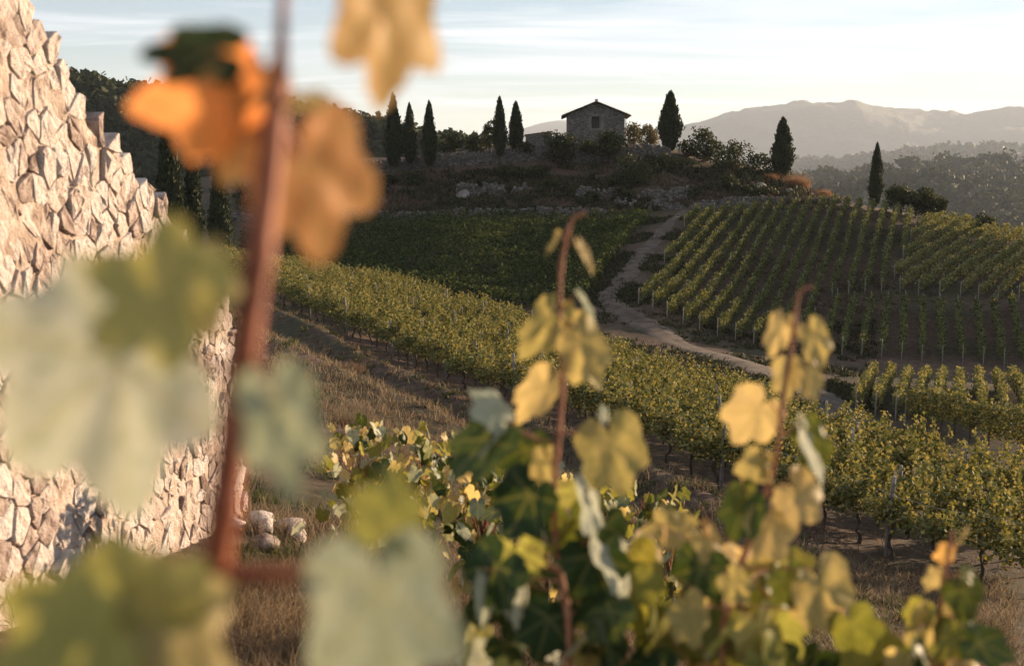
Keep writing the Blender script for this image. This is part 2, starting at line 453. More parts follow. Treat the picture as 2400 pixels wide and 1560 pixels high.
# the front row line of the near block, for the bank that runs along it
ROW0 = np.array([9.9, 24.0]); RDIR = np.array([-.4386, .8987]); RNRM = np.array([.8987, .4386])
def hz(x, y):
    x = np.asarray(x, dtype=float); y = np.asarray(y, dtype=float)
    sh = x.shape
    x, y = x.ravel(), y.ravel()
    out = np.empty(len(x))
    for i in range(0, len(x), 40000):
        dx, dy = _dom(x[i:i + 40000], y[i:i + 40000])
        out[i:i + 40000] = _tps((dx[:, None] - _cx) ** 2 + (dy[:, None] - _cy) ** 2) @ _sol[:_n] + _sol[_n] + _sol[_n + 1] * dx + _sol[_n + 2] * dy
    d = np.hypot(x, y)
    w = np.clip((d - 3) / 10, 0, 1)
    out += w * (.10 * fbm(x * .35, y * .35, 4, 3) + np.clip(d / 120, 0, 1) * .25 * fbm(x * .06, y * .06, 2, 9))
    # grassy bank and furrow in front of the near rows
    q = (x - ROW0[0]) * RNRM[0] + (y - ROW0[1]) * RNRM[1] + .5 * vnoise(x * .1, y * .1, 5)
    s = (x - ROW0[0]) * RDIR[0] + (y - ROW0[1]) * RDIR[1]
    ws = np.clip((s + 2) / 10, 0, 1) * np.clip((70 - s) / 15, 0, 1)
    out += ws * (.42 * np.exp(-((q + 3.4) / .8) ** 2) - .45 * np.exp(-((q + 5.6) / 1.3) ** 2) + .35 * np.exp(-((q + 8.2) / .9) ** 2))
    return out.reshape(sh)
def G(u, Y, dz=0.0):
    """ground point in the column u at forward distance Y"""
    a = (u - W / 2) / FPX
    x = a * Y
    for _ in range(3):
        z = float(hz(x, Y))
        b = math.tan(math.atan2(z, Y) + PITCH)
        x = a * Y / (CP + b * SP)
    return Vector((x, Y, float(hz(x, Y)) + dz))
def XY(u, Y):
    g = G(u, Y); return (g.x, g.y)

ang = np.concatenate([np.arange(-180, -40, 4.0), np.arange(-40, 40, .3), np.arange(40, 180, 4.0)])
rad = np.concatenate([np.geomspace(.3, 14, 70)[:-1], np.geomspace(14, 240, 230)[:-1], np.geomspace(240, 13200, 70)])
TH, RD = np.meshgrid(np.radians(ang), rad)
gx, gy = (np.sin(TH) * RD), (np.cos(TH) * RD)
gz = hz(gx, gy)
nA, nR = len(ang), len(rad)
ii, jj = np.meshgrid(np.arange(nR - 1), np.arange(nA), indexing='ij')
j2 = (jj + 1) % nA
F = np.stack([ii * nA + jj, ii * nA + j2, (ii + 1) * nA + j2, (ii + 1) * nA + jj], -1).reshape(-1, 4)[:, ::-1]
V = np.stack([gx, gy, gz], -1).reshape(-1, 3)
V = np.concatenate([V, [[0, 0, float(hz(0.0, .3))]]])
ground_me = mesh('ground', V, F, True)
ground = obj('ground', ground_me, M['soil'], kind='structure')

# dirt road: a strip laid on the ground
ROADS = []
def strip(name, pts, widths, mat, lift=.07, nl=80, nw=7):
    c = spline([XY(u, d) for u, d in pts], nl)
    wd = np.interp(np.linspace(0, 1, nl), np.linspace(0, 1, len(widths)), widths)
    ROADS.append((c, wd * .42))
    t = np.gradient(c, axis=0); t /= np.linalg.norm(t, axis=1)[:, None]
    nn = np.stack([t[:, 1], -t[:, 0]], 1)
    k = np.linspace(-1, 1, nw)
    wob = 1 + .22 * vnoise(np.arange(nl) * .35, np.zeros(nl), 4)
    q = c[:, None] + nn[:, None] * (k[None, :, None] * (wd * wob)[:, None, None] * .5)
    z = hz(q[..., 0], q[..., 1]) + lift - .12 * np.abs(k)[None, :] ** 6 - .04 * np.exp(-((np.abs(k) - .5) / .18) ** 2)[None, :]
    V = np.concatenate([q, z[..., None]], -1).reshape(-1, 3)
    i, j = np.meshgrid(np.arange(nl - 1), np.arange(nw - 1), indexing='ij')
    F = np.stack([i * nw + j, i * nw + j + 1, (i + 1) * nw + j + 1, (i + 1) * nw + j], -1).reshape(-1, 4)
    return obj(name, mesh(name, V, F, True), mat, kind='structure')
strip('dirt_road', [(2060, 55), (1985, 60), (1900, 68), (1750, 77), (1600, 84.5), (1490, 91), (1425, 97.5), (1435, 101)], [3, 3, 3, 2.8, 2.6, 2.4, 2.0, 1.6], M['road'], .12)
strip('dirt_track', [(1436, 100.5), (1458, 104), (1500, 112), (1545, 122), (1585, 132), (1600, 138)], [1.2, 1.8, 1.8, 1.4, 1.1, .9], M['road'], .13)

# ------------------------------------------------------------------ far hills
def ridge(name, prof, D, mat, amp, front=.72, depth=1.25, base=-60, nu=360, rows=44, rough=6.0, seed=0, ext=(-600, 3000)):
    us = np.linspace(ext[0], ext[1], nu)
    pu, pv = zip(*prof)
    vt = np.interp(us, pu, pv)
    kern = np.ones(7) / 7
    vt = np.convolve(np.pad(vt, 3, mode='edge'), kern, 'valid')
    az = np.arctan((us - W / 2) / FPX)
    top = (VH - vt) / FPX * D
    tt = np.linspace(0, 1, rows)
    fr = np.linspace(front, depth, rows)
    crest = (1 - front) / (depth - front)
    sh = np.where(tt < crest, np.sin(np.clip(tt / crest, 0, 1) * math.pi / 2) ** 1.1, np.cos(np.clip((tt - crest) / (1 - crest), 0, 1) * math.pi / 2))
    X = np.tan(az)[None, :] * (D * fr)[:, None]
    Y = np.broadcast_to((D * fr)[:, None], X.shape)
    n1 = fbm(X / (D * .09) + seed, Y / (D * .09), 4, seed)
    n2 = fbm(X / rough, Y / rough, 2, seed + 5)
    Z = base + (top[None, :] - base) * np.broadcast_to(sh[:, None], X.shape)
    edge = 1 - np.exp(-((fr - 1) / .05) ** 2)[:, None]
    Z = Z + n1 * amp * edge * sh[:, None] + n2 * amp * .10
    V = np.stack([X, Y, Z], -1).reshape(-1, 3)
    i, j = np.meshgrid(np.arange(rows - 1), np.arange(nu - 1), indexing='ij')
    F = np.stack([i * nu + j, i * nu + j + 1, (i + 1) * nu + j + 1, (i + 1) * nu + j], -1).reshape(-1, 4)
    obj(name, mesh(name, V, F, True), mat, kind='structure')
    return X, Y, Z
left_hill = ridge('wooded_hill', [(-600, 94), (0, 174), (190, 216), (320, 242), (450, 259), (600, 274), (760, 302), (850, 318), (930, 334), (1000, 359), (1080, 366), (1200, 379), (1300, 424), (1500, 494), (3000, 554)], 420, M['hill'], 5, base=-40, seed=2, ext=(-600, 1700))
right_ridge = ridge('wooded_ridge', [(-600, 530), (1500, 480), (1780, 435), (1880, 418), (1980, 410), (2060, 400), (2150, 390), (2270, 382), (2400, 392), (2600, 400), (3000, 410)], 2000, M['hill'], 22, front=.25, base=-110, seed=5, ext=(1300, 3000))
mid_ridge = ridge('middle_ridge', [(-600, 484), (1500, 434), (1800, 406), (1950, 399), (2100, 380), (2200, 370), (2330, 361), (2400, 370), (2600, 364), (3000, 354)], 4600, M['hill'], 34, base=-170, seed=8, ext=(1300, 3000), rough=45)
ridge('mountain', [(-600, 380), (1200, 350), (1500, 322), (1590, 305), (1650, 288), (1700, 268), (1750, 258), (1850, 254), (1950, 264), (2000, 255), (2060, 269), (2150, 277), (2250, 281), (2330, 268), (2400, 262), (2500, 255), (2700, 270), (3000, 250)], 9000, M['mount'], 100, front=.7, base=-190, nu=620, rows=60, seed=12, rough=55)
ridge('distant_peak', [(-600, 372), (900, 355), (1100, 335), (1200, 312), (1250, 296), (1310, 281), (1370, 290), (1450, 302), (1600, 330), (1900, 300), (2050, 276), (2120, 263), (2180, 275), (2300, 300), (3000, 300)], 11500, M['mount'], 90, front=.8, depth=1.12, base=-190, nu=300, rows=30, seed=21, rough=140)

def ico(sub):
    import bmesh
    bm = bmesh.new(); bmesh.ops.create_icosphere(bm, subdivisions=sub, radius=1)
    V = np.array([v.co[:] for v in bm.verts]); F = np.array([[v.index for v in f.verts] for f in bm.faces]); bm.free()
    return V, F
ICO1, ICO2 = ico(1), ico(2)
def forest(name, grid, count, r0, r1, label, ncard, csize, ulim, pw=1.0):
    X, Y, Z = grid
    rows, nu = X.shape
    fr = R.uniform(0, 1, count * 4) ** pw
    jf = R.uniform(0, nu - 1.01, count * 4)
    i0 = fr * (rows * .62)
    ia, ja = i0.astype(int), jf.astype(int)
    x = X[ia, ja] + R.uniform(-.5, .5, len(ia)) * (X[ia, np.minimum(ja + 1, nu - 1)] - X[ia, ja]) * 2
    y = Y[ia, ja]; z = Z[ia, ja]
    u = W / 2 + x / y * FPX
    keep = (u > ulim[0]) & (u < ulim[1]) & (z > -160) & (fbm(x / 60, y / 60, 2, 31) > -.55)
    x, y, z = x[keep][:count], y[keep][:count], z[keep][:count]
    n = len(x)
    r = R.uniform(r0, r1, n) * R.uniform(.7, 1.25, n)
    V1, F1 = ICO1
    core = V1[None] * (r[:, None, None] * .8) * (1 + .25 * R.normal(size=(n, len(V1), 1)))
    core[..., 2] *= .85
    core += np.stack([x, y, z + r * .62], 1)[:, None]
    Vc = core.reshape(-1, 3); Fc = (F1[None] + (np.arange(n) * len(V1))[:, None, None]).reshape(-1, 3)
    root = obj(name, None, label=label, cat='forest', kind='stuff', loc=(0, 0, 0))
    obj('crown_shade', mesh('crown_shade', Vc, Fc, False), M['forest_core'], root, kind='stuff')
    d = unit(n * ncard).reshape(n, ncard, 3); d[..., 2] = np.abs(d[..., 2]) * .95 - .1
    lump = 1 + .22 * np.sin(d[..., 0] * 5 + r[:, None] * 9) * np.cos(d[..., 1] * 5 + r[:, None] * 4)
    Cc = np.stack([x, y, z + r * .62], 1)[:, None] + d * (r[:, None, None] * R.uniform(.75, 1.12, (n, ncard, 1)) * lump[..., None])
    Vq, Fq = cards(Cc.reshape(-1, 3), np.repeat(r, ncard) * csize * R.uniform(.7, 1.3, n * ncard), .8)
    obj('leaves', mesh('leaves', Vq, Fq), M['forest'], root, kind='stuff')
forest('hill_forest', left_hill, 1700, 2.6, 4.6, 'dark dense woodland covering the hill behind the cypresses', 70, .42, (-200, 1330), .8)
forest('ridge_forest', right_ridge, 3200, 7, 13, 'hazy woodland covering the ridge beyond the right vineyard', 60, .32, (1560, 2700), .8)
forest('middle_forest', mid_ridge, 1700, 18, 32, 'pale hazy woodland on the low ridge under the mountain', 16, .7, (1560, 2700), .7)

# ------------------------------------------------------------------ ruined stone wall on the left
WA = np.array(P(0, 1000, 7.9)[:2]); WA[0] = -3.35
wdir = np.array([math.sin(math.radians(2.5)), math.cos(math.radians(2.5))])
wn = np.array([wdir[1], -wdir[0]])                    # face normal, to the right
S0, S1 = -3.2, 9.4
def wpt(s, out=0.0):
    return WA + wdir * s + wn * out
def wall_s(u):
    a = (u - W / 2) / FPX
    # x/y = a
    return (a * WA[1] - WA[0]) / (wdir[0] - a * wdir[1])
prof = [(wall_s(u), u, v) for u, v in ((0, -60), (60, -5), (105, 40), (140, 110), (165, 150), (205, 245), (240, 285), (285, 335), (330, 400), (380, 470), (430, 540), (480, 620), (530, 680))]
ps, pz = [], []
for s, u, v in prof:
    q = wpt(s); ps.append(s); pz.append(P(u, v, q[1])[2])
ps = [S0] + ps + [ps[-1] + .15, ps[-1] + .4]; pz = [pz[0] + .7] + pz + [pz[-1] - .9, pz[-1] - 2.6]
S1 = ps[-1]
def wtop(s): return np.interp(s, ps, pz)
def wbase(s):
    q = WA + np.outer(np.atleast_1d(s), wdir); return hz(q[:, 0], q[:, 1]) - .15

def clip(poly, p, n):
    out = []
    m = len(poly)
    for i in range(m):
        a, b = poly[i], poly[(i + 1) % m]
        da, db = (a[0] - p[0]) * n[0] + (a[1] - p[1]) * n[1], (b[0] - p[0]) * n[0] + (b[1] - p[1]) * n[1]
        if da <= 0: out.append(a)
        if da * db < 0:
            f = da / (da - db); out.append((a[0] + (b[0] - a[0]) * f, a[1] + (b[1] - a[1]) * f))
    return out
wall = obj('ruined_wall', None, label='tall ruined wall of rough pinkish stones sloping down at the left edge', cat='wall', loc=(float(WA[0]), float(WA[1]), float(wbase(0)[0])))
WO = np.array([WA[0], WA[1], float(wbase(0)[0])])
# core with rough mortar
ns, nz = 150, 60
sg = np.linspace(S0, S1, ns)
tp, bs = wtop(sg) - .10 + .05 * fbm(sg * 3, sg * 0, 3, 4), wbase(sg) - .4
tp = np.maximum(tp, bs + .1)
def face(out, amp, seed):
    zf = np.linspace(0, 1, nz)
    SS, ZF = np.meshgrid(sg, zf, indexing='ij')
    ZZ = bs[:, None] + (tp - bs)[:, None] * ZF
    o = out + amp * fbm(SS * 4, ZZ * 4, 4, seed)
    XYs = WA + SS[..., None] * wdir + o[..., None] * wn
    return np.concatenate([XYs, ZZ[..., None]], -1)
A, B = face(.004, .022, 2), face(-.85, .05, 7)
V = np.concatenate([A.reshape(-1, 3), B.reshape(-1, 3)]) - WO
i, j = np.meshgrid(np.arange(ns - 1), np.arange(nz - 1), indexing='ij')
f1 = np.stack([i * nz + j, (i + 1) * nz + j, (i + 1) * nz + j + 1, i * nz + j + 1], -1).reshape(-1, 4)
o2 = ns * nz
f2 = f1[:, ::-1] + o2
k = np.arange(ns - 1)
f3 = np.stack([k * nz + nz - 1, (k + 1) * nz + nz - 1, (k + 1) * nz + nz - 1 + o2, k * nz + nz - 1 + o2], -1)
kz = np.arange(nz - 1)
e = (ns - 1) * nz
f4 = np.stack([e + kz, e + o2 + kz, e + o2 + kz + 1, e + kz + 1], -1)
f5 = np.stack([kz, kz + 1, o2 + kz + 1, o2 + kz], -1)
obj('mortar_core', mesh('mortar_core', V, np.concatenate([f1, f2, f3, f4, f5]), True), M['mortar'], wall)
# stones: cells of an uneven pattern, each one a chunky block
seeds = []
s = S0
rows_ = []
zc = -6.0
rs = random.Random(5)
while zc < 4.5:
    hrow = rs.uniform(.09, .21)
    s = S0 + rs.uniform(0, .2)
    while s < S1:
        szf = max(.62, 1.15 - .055 * max(s, 0))
        wst = rs.uniform(.12, .40) * szf
        rows_.append((s + wst / 2 + rs.uniform(-.05, .05), zc + hrow / 2 + rs.uniform(-.10, .10) - .09 * s))
        s += wst
    zc += hrow
seeds = np.array(rows_)
keep = (seeds[:, 1] < wtop(seeds[:, 0]) - .02) & (seeds[:, 1] > wbase(seeds[:, 0]) - .25)
inside = keep
stones = []
for idx in np.where(inside)[0]:
    p = seeds[idx]
    dd = np.hypot(*(seeds - p).T)
    nb = np.argsort(dd)[1:16]
    poly = [(p[0] - .5, p[1] - .5), (p[0] + .5, p[1] - .5), (p[0] + .5, p[1] + .5), (p[0] - .5, p[1] + .5)]
    for q in nb:
        n = seeds[q] - p; mid = (seeds[q] + p) / 2
        gap = rs.uniform(.002, .012)
        ln = np.hypot(*n); n = n / ln
        poly = clip(poly, mid - n * gap, n)
        if len(poly) < 3: break
    if len(poly) < 3: continue
    # soften the corners: cut each vertex
    q2 = []
    m = len(poly)
    for a in range(m):
        p0, p1, p2 = np.array(poly[a - 1]), np.array(poly[a]), np.array(poly[(a + 1) % m])
        q2.append(p1 + (p0 - p1) * rs.uniform(.04, .22)); q2.append(p1 + (p2 - p1) * rs.uniform(.04, .22))
    poly = np.array(q2)
    area = .5 * abs(np.sum(poly[:, 0] * np.roll(poly[:, 1], -1) - np.roll(poly[:, 0], -1) * poly[:, 1]))
    if area < .003 or rs.random() < .07: continue
    if np.sum(poly[:, 0] * np.roll(poly[:, 1], -1) - np.roll(poly[:, 0], -1) * poly[:, 1]) < 0: poly = poly[::-1]
    stones.append((p, poly, area))
def stone_geo(p, poly):
    m = len(poly)
    c = poly.mean(0)
    pr = rs.uniform(.008, .036) * (1.9 if rs.random() < .10 else 1)
    tilt = (rs.uniform(-.10, .10), rs.uniform(-.14, .14))
    rings = []
    for k, (sh, dp) in enumerate(((1.0, -.16), (1.0, pr * .6), (.955, pr * .97), (.55, pr * 1.0))):
        r = c + (poly - c) * sh
        dpt = np.array([dp + (tilt[0] * (q[0] - c[0]) + tilt[1] * (q[1] - c[1])) * (k > 0) + rs.gauss(0, .007) * (k > 1) for q in r])
        rings.append((r, dpt))
    V = []
    for r, dp in rings:
        for q, d in zip(r, dp):
            xy = wpt(q[0], d); V.append((xy[0], xy[1], q[1]))
    xy = wpt(c[0], pr * 1.0 + rs.gauss(0, .008)); V.append((xy[0], xy[1], c[1]))
    F = []
    for k in range(3):
        for a in range(m):
            b = (a + 1) % m
            F.append((k * m + a, k * m + b, (k + 1) * m + b, (k + 1) * m + a))
    for a in range(m):
        F.append((3 * m + a, 3 * m + (a + 1) % m, 4 * m))
    return V, F
def seen(p):
    xy = wpt(p[0]); d = xy[1]
    u = W / 2 + FPX * xy[0] / d; 
    return u > -60
stones.sort(key=lambda t: -t[2] / max(2.0, wpt(t[0][0])[1]) ** 2 * (1 if seen(t[0]) else 0))
VV, FF, off = [], [], 0
for i_, (p, poly, area) in enumerate(stones):
    V, F = stone_geo(p, poly)
    if i_ < 300:
        xy = wpt(p[0]); o3 = np.array([xy[0], xy[1], p[1]])
        me = bpy.data.meshes.new('stone')
        me.from_pydata([tuple(np.array(v) - o3) for v in V], [], F)
        me.update()
        obj('stone', me, M['stone'], wall, loc=tuple(o3 - WO))
    else:
        VV += [tuple(np.array(v) - WO) for v in V]; FF += [tuple(x + off for x in f) for f in F]; off += len(V)
if VV:
    me = bpy.data.meshes.new('small_stones'); me.from_pydata(VV, [], FF)
    me.update()
    obj('small_stones', me, M['stone_stuff'], wall, kind='stuff')
# fallen rubble at the foot of the far end
for k in range(6):
    s = rs.uniform(4.2, S1); q = wpt(s, rs.uniform(.05, .85))
    V1, F1 = ICO2
    v = V1 * np.array([rs.uniform(.08, .2), rs.uniform(.08, .18), rs.uniform(.06, .14)])
    v = v * (1 + .16 * np.sign(np.sin(V1 * 3 + k)).sum(1)[:, None] * .5 + R.normal(0, .05, (len(v), 1)))
    h = float(hz(q[0], q[1]))
    side = ['grey', 'pale', 'pinkish', 'bluish'][k % 4]
    obj('rubble_stone', mesh('rubble_stone', v, F1, False), M['stone'], loc=(float(q[0]), float(q[1]), h + .07),
        label=f'{side} fallen rubble stone at the foot of the ruined wall, {ordn(k)} from the near end', cat='stone', group='rubble stones at the foot of the wall')

# ------------------------------------------------------------------ vineyards
def tri_vine(seed, nleaf=820, wid=.52, ln=1.3, h0=.62, h1=1.6, leaf=.098):
    """foliage of one trellised vine around the origin, row along local y"""
    g = np.random.default_rng(seed)
    n = nleaf
    y = g.uniform(-ln / 2, ln / 2, n)
    z = h0 + (h1 - h0) * g.beta(1.6, 1.25, n)
    hh = (z - h0) / (h1 - h0)
    w = wid * (.55 + .75 * np.sin(np.clip(hh, 0, 1) * math.pi * .8 + .3)) * (1 + .35 * np.sin(y * 6 + seed) )
    x = np.clip(g.normal(0, .55, n), -1.05, 1.05) * w
    z = z + .10 * np.sin(y * 7 + seed * 1.3) + .05 * np.sin(y * 15 + seed) - .42 * hh * (np.abs(y) / (ln / 2)) ** 2.2
    x = x * (1.08 - .45 * (np.abs(y) / (ln / 2)) ** 2)
    # leaves gather in clumps along the canes
    cc = g.integers(0, n, 60); ci = cc[g.integers(0, 60, n)]; pull = g.uniform(.35, .9, n)
    x, y, z = x + (x[ci] - x) * pull, y + (y[ci] - y) * pull, z + (z[ci] - z) * pull
    x, y, z = x + g.normal(0, .055, n), y + g.normal(0, .055, n), z + g.normal(0, .055, n)
    C = [np.stack([x, y, z], 1)]
    for k in range(g.integers(4, 8)):               # shoots that stick out above
        b = np.array([g.uniform(-.3, .3), g.uniform(-ln / 2, ln / 2), h1 - .1])
        d = np.array([g.normal(0, .35), g.normal(0, .35), 1.0]); L = g.uniform(.2, .6)
        m = int(12 + L * 24)
        t = np.linspace(0, 1, m)[:, None]
        C.append(b + d * L * t + g.normal(0, .05, (m, 3)))
    C = np.concatenate(C)
    return cards(C, leaf * np.random.default_rng(seed).uniform(.7, 1.35, len(C)), .95, up=(0, 0, -.5), fold=.35)
def trunk_geo(seed, h=.8):
    g = np.random.default_rng(seed)
    pts = [(0, 0, -.12)]
    for k in range(1, 6):
        pts.append((g.normal(0, .035), g.normal(0, .05), h * k / 5))
    p = spline(pts, 9)
    r = np.linspace(.048, .03, 9) * (1 + .2 * g.normal(size=9))
    arm = spline([p[-1], p[-1] + (0, .3, .06), p[-1] + (0, .55, .03)], 5)
    arm2 = spline([p[-1], p[-1] + (0, -.3, .06), p[-1] + (0, -.55, .03)], 5)
    return join([tube(p, r, 6), tube(arm, np.linspace(.025, .014, 5), 5), tube(arm2, np.linspace(.025, .014, 5), 5)])
def quadmesh(name, V, F, smooth=False):
    me = bpy.data.meshes.new(name)
    me.from_pydata([tuple(v) for v in V], [], [tuple(dict.fromkeys(int(i) for i in f)) for f in F])
    if smooth: me.polygons.foreach_set('use_smooth', np.ones(len(me.polygons), dtype=bool))
    me.update(); return me
vine_vars = [tri_vine(100 + k) for k in range(10)]
vine_me = [mesh('foliage', *v) for v in vine_vars]
trunk_vars = [trunk_geo(200 + k) for k in range(6)]
trunk_me = [quadmesh('trunk', *v, smooth=True) for v in trunk_vars]
for me in vine_me: me.materials.append(M['vine'])
for me in trunk_me: me.materials.append(M['bark'])
post_me = quadmesh('trellis_post', *tube([(0, 0, -.4), (0, 0, .6), (.01, 0, 1.5), (.012, 0, 1.78)], [.055, .052, .05, .045], 8), smooth=True)
post_me.materials.append(M['oldwood'])

RZ = math.atan2(-RDIR[0], RDIR[1])                    # local y -> RDIR
SPACE, NROW, VSP = 2.25, 7, 1.2
# how wide the block is, along the row
def block_rows(s):   # number of rows present at row coordinate s
    return 4.1 + 2.4 * np.clip((s - 5) / 40, 0, 1) - 2.0 * np.clip((s - 70) / 25, 0, 1)
cand = []
for r in range(NROW):
    k = 0
    s = -7.0 + R.uniform(0, .6)
    while s < 104:
        s += VSP * R.uniform(.88, 1.12)
        if r > block_rows(s): continue
        if R.random() < .035 and r: continue
        q = ROW0 + RDIR * s + RNRM * (r * SPACE + R.normal(0, .05))
        u = W / 2 + FPX * q[0] / q[1]
        cand.append((r, s, q[0], q[1], u))
cand = [c for c in cand if 520 < c[4] < 2480]
zs = hz(np.array([c[2] for c in cand]), np.array([c[3] for c in cand]))
cand = [(*c, z) for c, z in zip(cand, zs)]
cand.sort(key=lambda c: c[3] * (1 + .10 * c[0]))
near, rest = cand[:300], cand[300:]
near.sort(key=lambda c: (c[0], c[1]))
cnt = {}
for r, s, x, y, u, z in near:
    i_ = cnt.get(r, 0); cnt[r] = i_ + 1
    o = obj('grapevine', None, loc=(x, y, z), label=f'green grapevine in the {ordn(r)} row of the sunlit near block, {ordn(i_)} from right', cat='grapevine', group='vines of the sunlit near block')
    o.rotation_euler[2] = RZ + (math.pi if random.random() < .5 else 0)
    f = obj('foliage', random.choice(vine_me), None, o)
    f.scale = (random.uniform(.85, 1.25), 1, random.uniform(.88, 1.15))
    obj('trunk', random.choice(trunk_me), None, o)
def place(V, x, y, z, rz, sc_=(1, 1, 1)):
    V = V * np.array(sc_); c, s = math.cos(rz), math.sin(rz)
    return np.stack([V[:, 0] * c - V[:, 1] * s + x, V[:, 0] * s + V[:, 1] * c + y, V[:, 2] + z], 1)
if rest:
    pr = []
    for r, s, x, y, u, z in rest:
        V, F = vine_vars[int(R.integers(10))]
        pr.append((place(V, x, y, z, RZ, (R.uniform(.85, 1.25), 1, R.uniform(.88, 1.15))), F))
    root = obj('far_grapevines', None, label='far end of the sunlit near vine block, a dense mass of vines', cat='grapevines', kind='stuff')
    obj('foliage', mesh('far_foliage', *join(pr)), M['vine'], root, kind='stuff')
    pr = [(place(trunk_vars[int(R.integers(6))][0], x, y, z, RZ), None) for r, s, x, y, u, z in rest if r < 1]
    tr_ = []
    for r, s, x, y, u, z in rest:
        if r < 1:
            V, F = trunk_vars[int(R.integers(6))]; tr_.append((place(V, x, y, z, RZ), F))
    if tr_: obj('trunks', quadmesh('trunks', *join(tr_)), M['bark'], root, kind='stuff')
# trellis posts of the near block
pc = {}
for r in range(0, 7):
    for s in np.arange(-3.0 + (r % 2) * 2.1, 78, 6.3):
        if r > block_rows(s) - .3: continue
        q = ROW0 + RDIR * s + RNRM * (r * SPACE - .05)
        u = W / 2 + FPX * q[0] / q[1]
        if not 600 < u < 2420: continue
        i_ = pc.get(r, 0); pc[r] = i_ + 1
        o = obj('trellis_post', post_me, None, loc=(q[0], q[1], float(hz(q[0], q[1]))),
                label=f'weathered grey trellis post in the {ordn(r)} row of the near block, {ordn(i_)} from the right', cat='post', group='trellis posts of the near block')
        o.rotation_euler = (R.normal(0, .05), R.normal(0, .05), R.uniform(0, 6)); o.scale = (1, 1, R.uniform(.95, 1.12))
# trellis wires of the front row
for k, hgt in enumerate((.95, 1.5)):
    ss = np.linspace(-6, 60, 60)
    q = ROW0 + np.outer(ss, RDIR) + RNRM * -.06
    pts = np.column_stack([q, hz(q[:, 0], q[:, 1]) + hgt - .03 * np.sin((ss % 6.3) / 6.3 * math.pi)])
    obj('trellis_wire', tubemesh('trellis_wire', pts, .005, 4), M['wire'], label=['lower', 'upper'][k] + ' trellis wire strung along the front row of the near block', cat='wire')

def inpoly(x, y, poly):
    c = False; n = len(poly)
    for i in range(n):
        x0, y0 = poly[i]; x1, y1 = poly[i - 1]
        if (y0 > y) != (y1 > y) and x < (x1 - x0) * (y - y0) / (y1 - y0) + x0: c = not c
    return c
def rows_in(poly, az, spacing, minlen=3, phase=.5):
    d = np.array([math.sin(az), math.cos(az)]); p = np.array([d[1], -d[0]])
    pts = np.array(poly); t = pts @ p; s = pts @ d
    out = []
    for k in np.arange(t.min() + spacing * phase, t.max(), spacing):
        ss = np.arange(s.min(), s.max(), .5)
        run = [v for v in ss if inpoly(*(p * k + d * v), poly)]
        if not run: continue
        seg = [run[0], run[0]]; segs = []
        for v in run[1:]:
            if v - seg[1] > .8: segs.append(seg); seg = [v, v]
            seg[1] = v
        segs.append(seg)
        for a, b in segs:
            if b - a > minlen: out.append((p * k + d * a, p * k + d * b))
    return out
def row_foliage(p0, p1, dens, h0, h1, wid, leaf, fill=.45):
    L = np.hypot(*(p1 - p0)); d = (p1 - p0) / L; pp = np.array([d[1], -d[0]])
    n = int(L * dens)
    s = R.uniform(0, L, n)
    ph = R.uniform(0, 50)
    lump = .5 + .5 * vnoise(s * .9 + ph, s * 0, 3)
    keep = R.uniform(0, 1, n) < fill + .75 * lump
    s, lump = s[keep], lump[keep]; n = len(s)
    hh = R.beta(1.4, 1.2, n)
    z = h0 + (h1 - h0) * hh * (.78 + .35 * lump) + .07 * R.normal(size=n)
    x = R.normal(0, .42, n) * wid * (.7 + .5 * np.sin(hh * 2.6)) * (.7 + .5 * lump)
    wander = .10 * vnoise(s * .25 + ph, s * 0, 8)
    xy = p0 + s[:, None] * d + (x + wander)[:, None] * pp
    return np.column_stack([xy, hz(xy[:, 0], xy[:, 1]) + z]), L, d
def vine_rows(rows, labelf, group, mat, dens=55, h0=.45, h1=1.5, wid=.5, leaf=.2, posts=True, trunks=True, pstep=7.0, name='vine_row', fill=.45):
    for i_, (p0, p1) in enumerate(rows):
        C, L, d = row_foliage(p0, p1, dens, h0, h1, wid, leaf, fill)
        b = np.array([p0[0], p0[1], float(hz(p0[0], p0[1]))])
        root = obj(name, None, loc=tuple(b), label=labelf(i_), cat='vine row', group=group)
        V, F = cards(C - b, leaf * R.uniform(.65, 1.35, len(C)), .9, fold=.3)
        obj('foliage', mesh('foliage', V, F), mat, root)
        if posts:
            for s in np.unique(np.concatenate([[-.35], np.arange(pstep, L - 2, pstep), [L + .2]])):
                q = p0 + d * s
                o = obj('post', post_me, None, root, loc=(q[0] - b[0], q[1] - b[1], float(hz(q[0], q[1])) - b[2]))
                o.scale = (.7, .7, R.uniform(.68, .8))
        if trunks:
            pr = []
            for s in np.arange(.4, L, 1.15):
                q = p0 + d * s; z = float(hz(q[0], q[1])) - b[2]
                pr.append(tube([(q[0] - b[0], q[1] - b[1], z - .1), (q[0] - b[0] + R.normal(0, .04), q[1] - b[1] + R.normal(0, .04), z + h0 + .3)], [.035, .028], 4))
            obj('trunks', quadmesh('trunks', *join(pr)), M['bark'], root, kind='stuff')

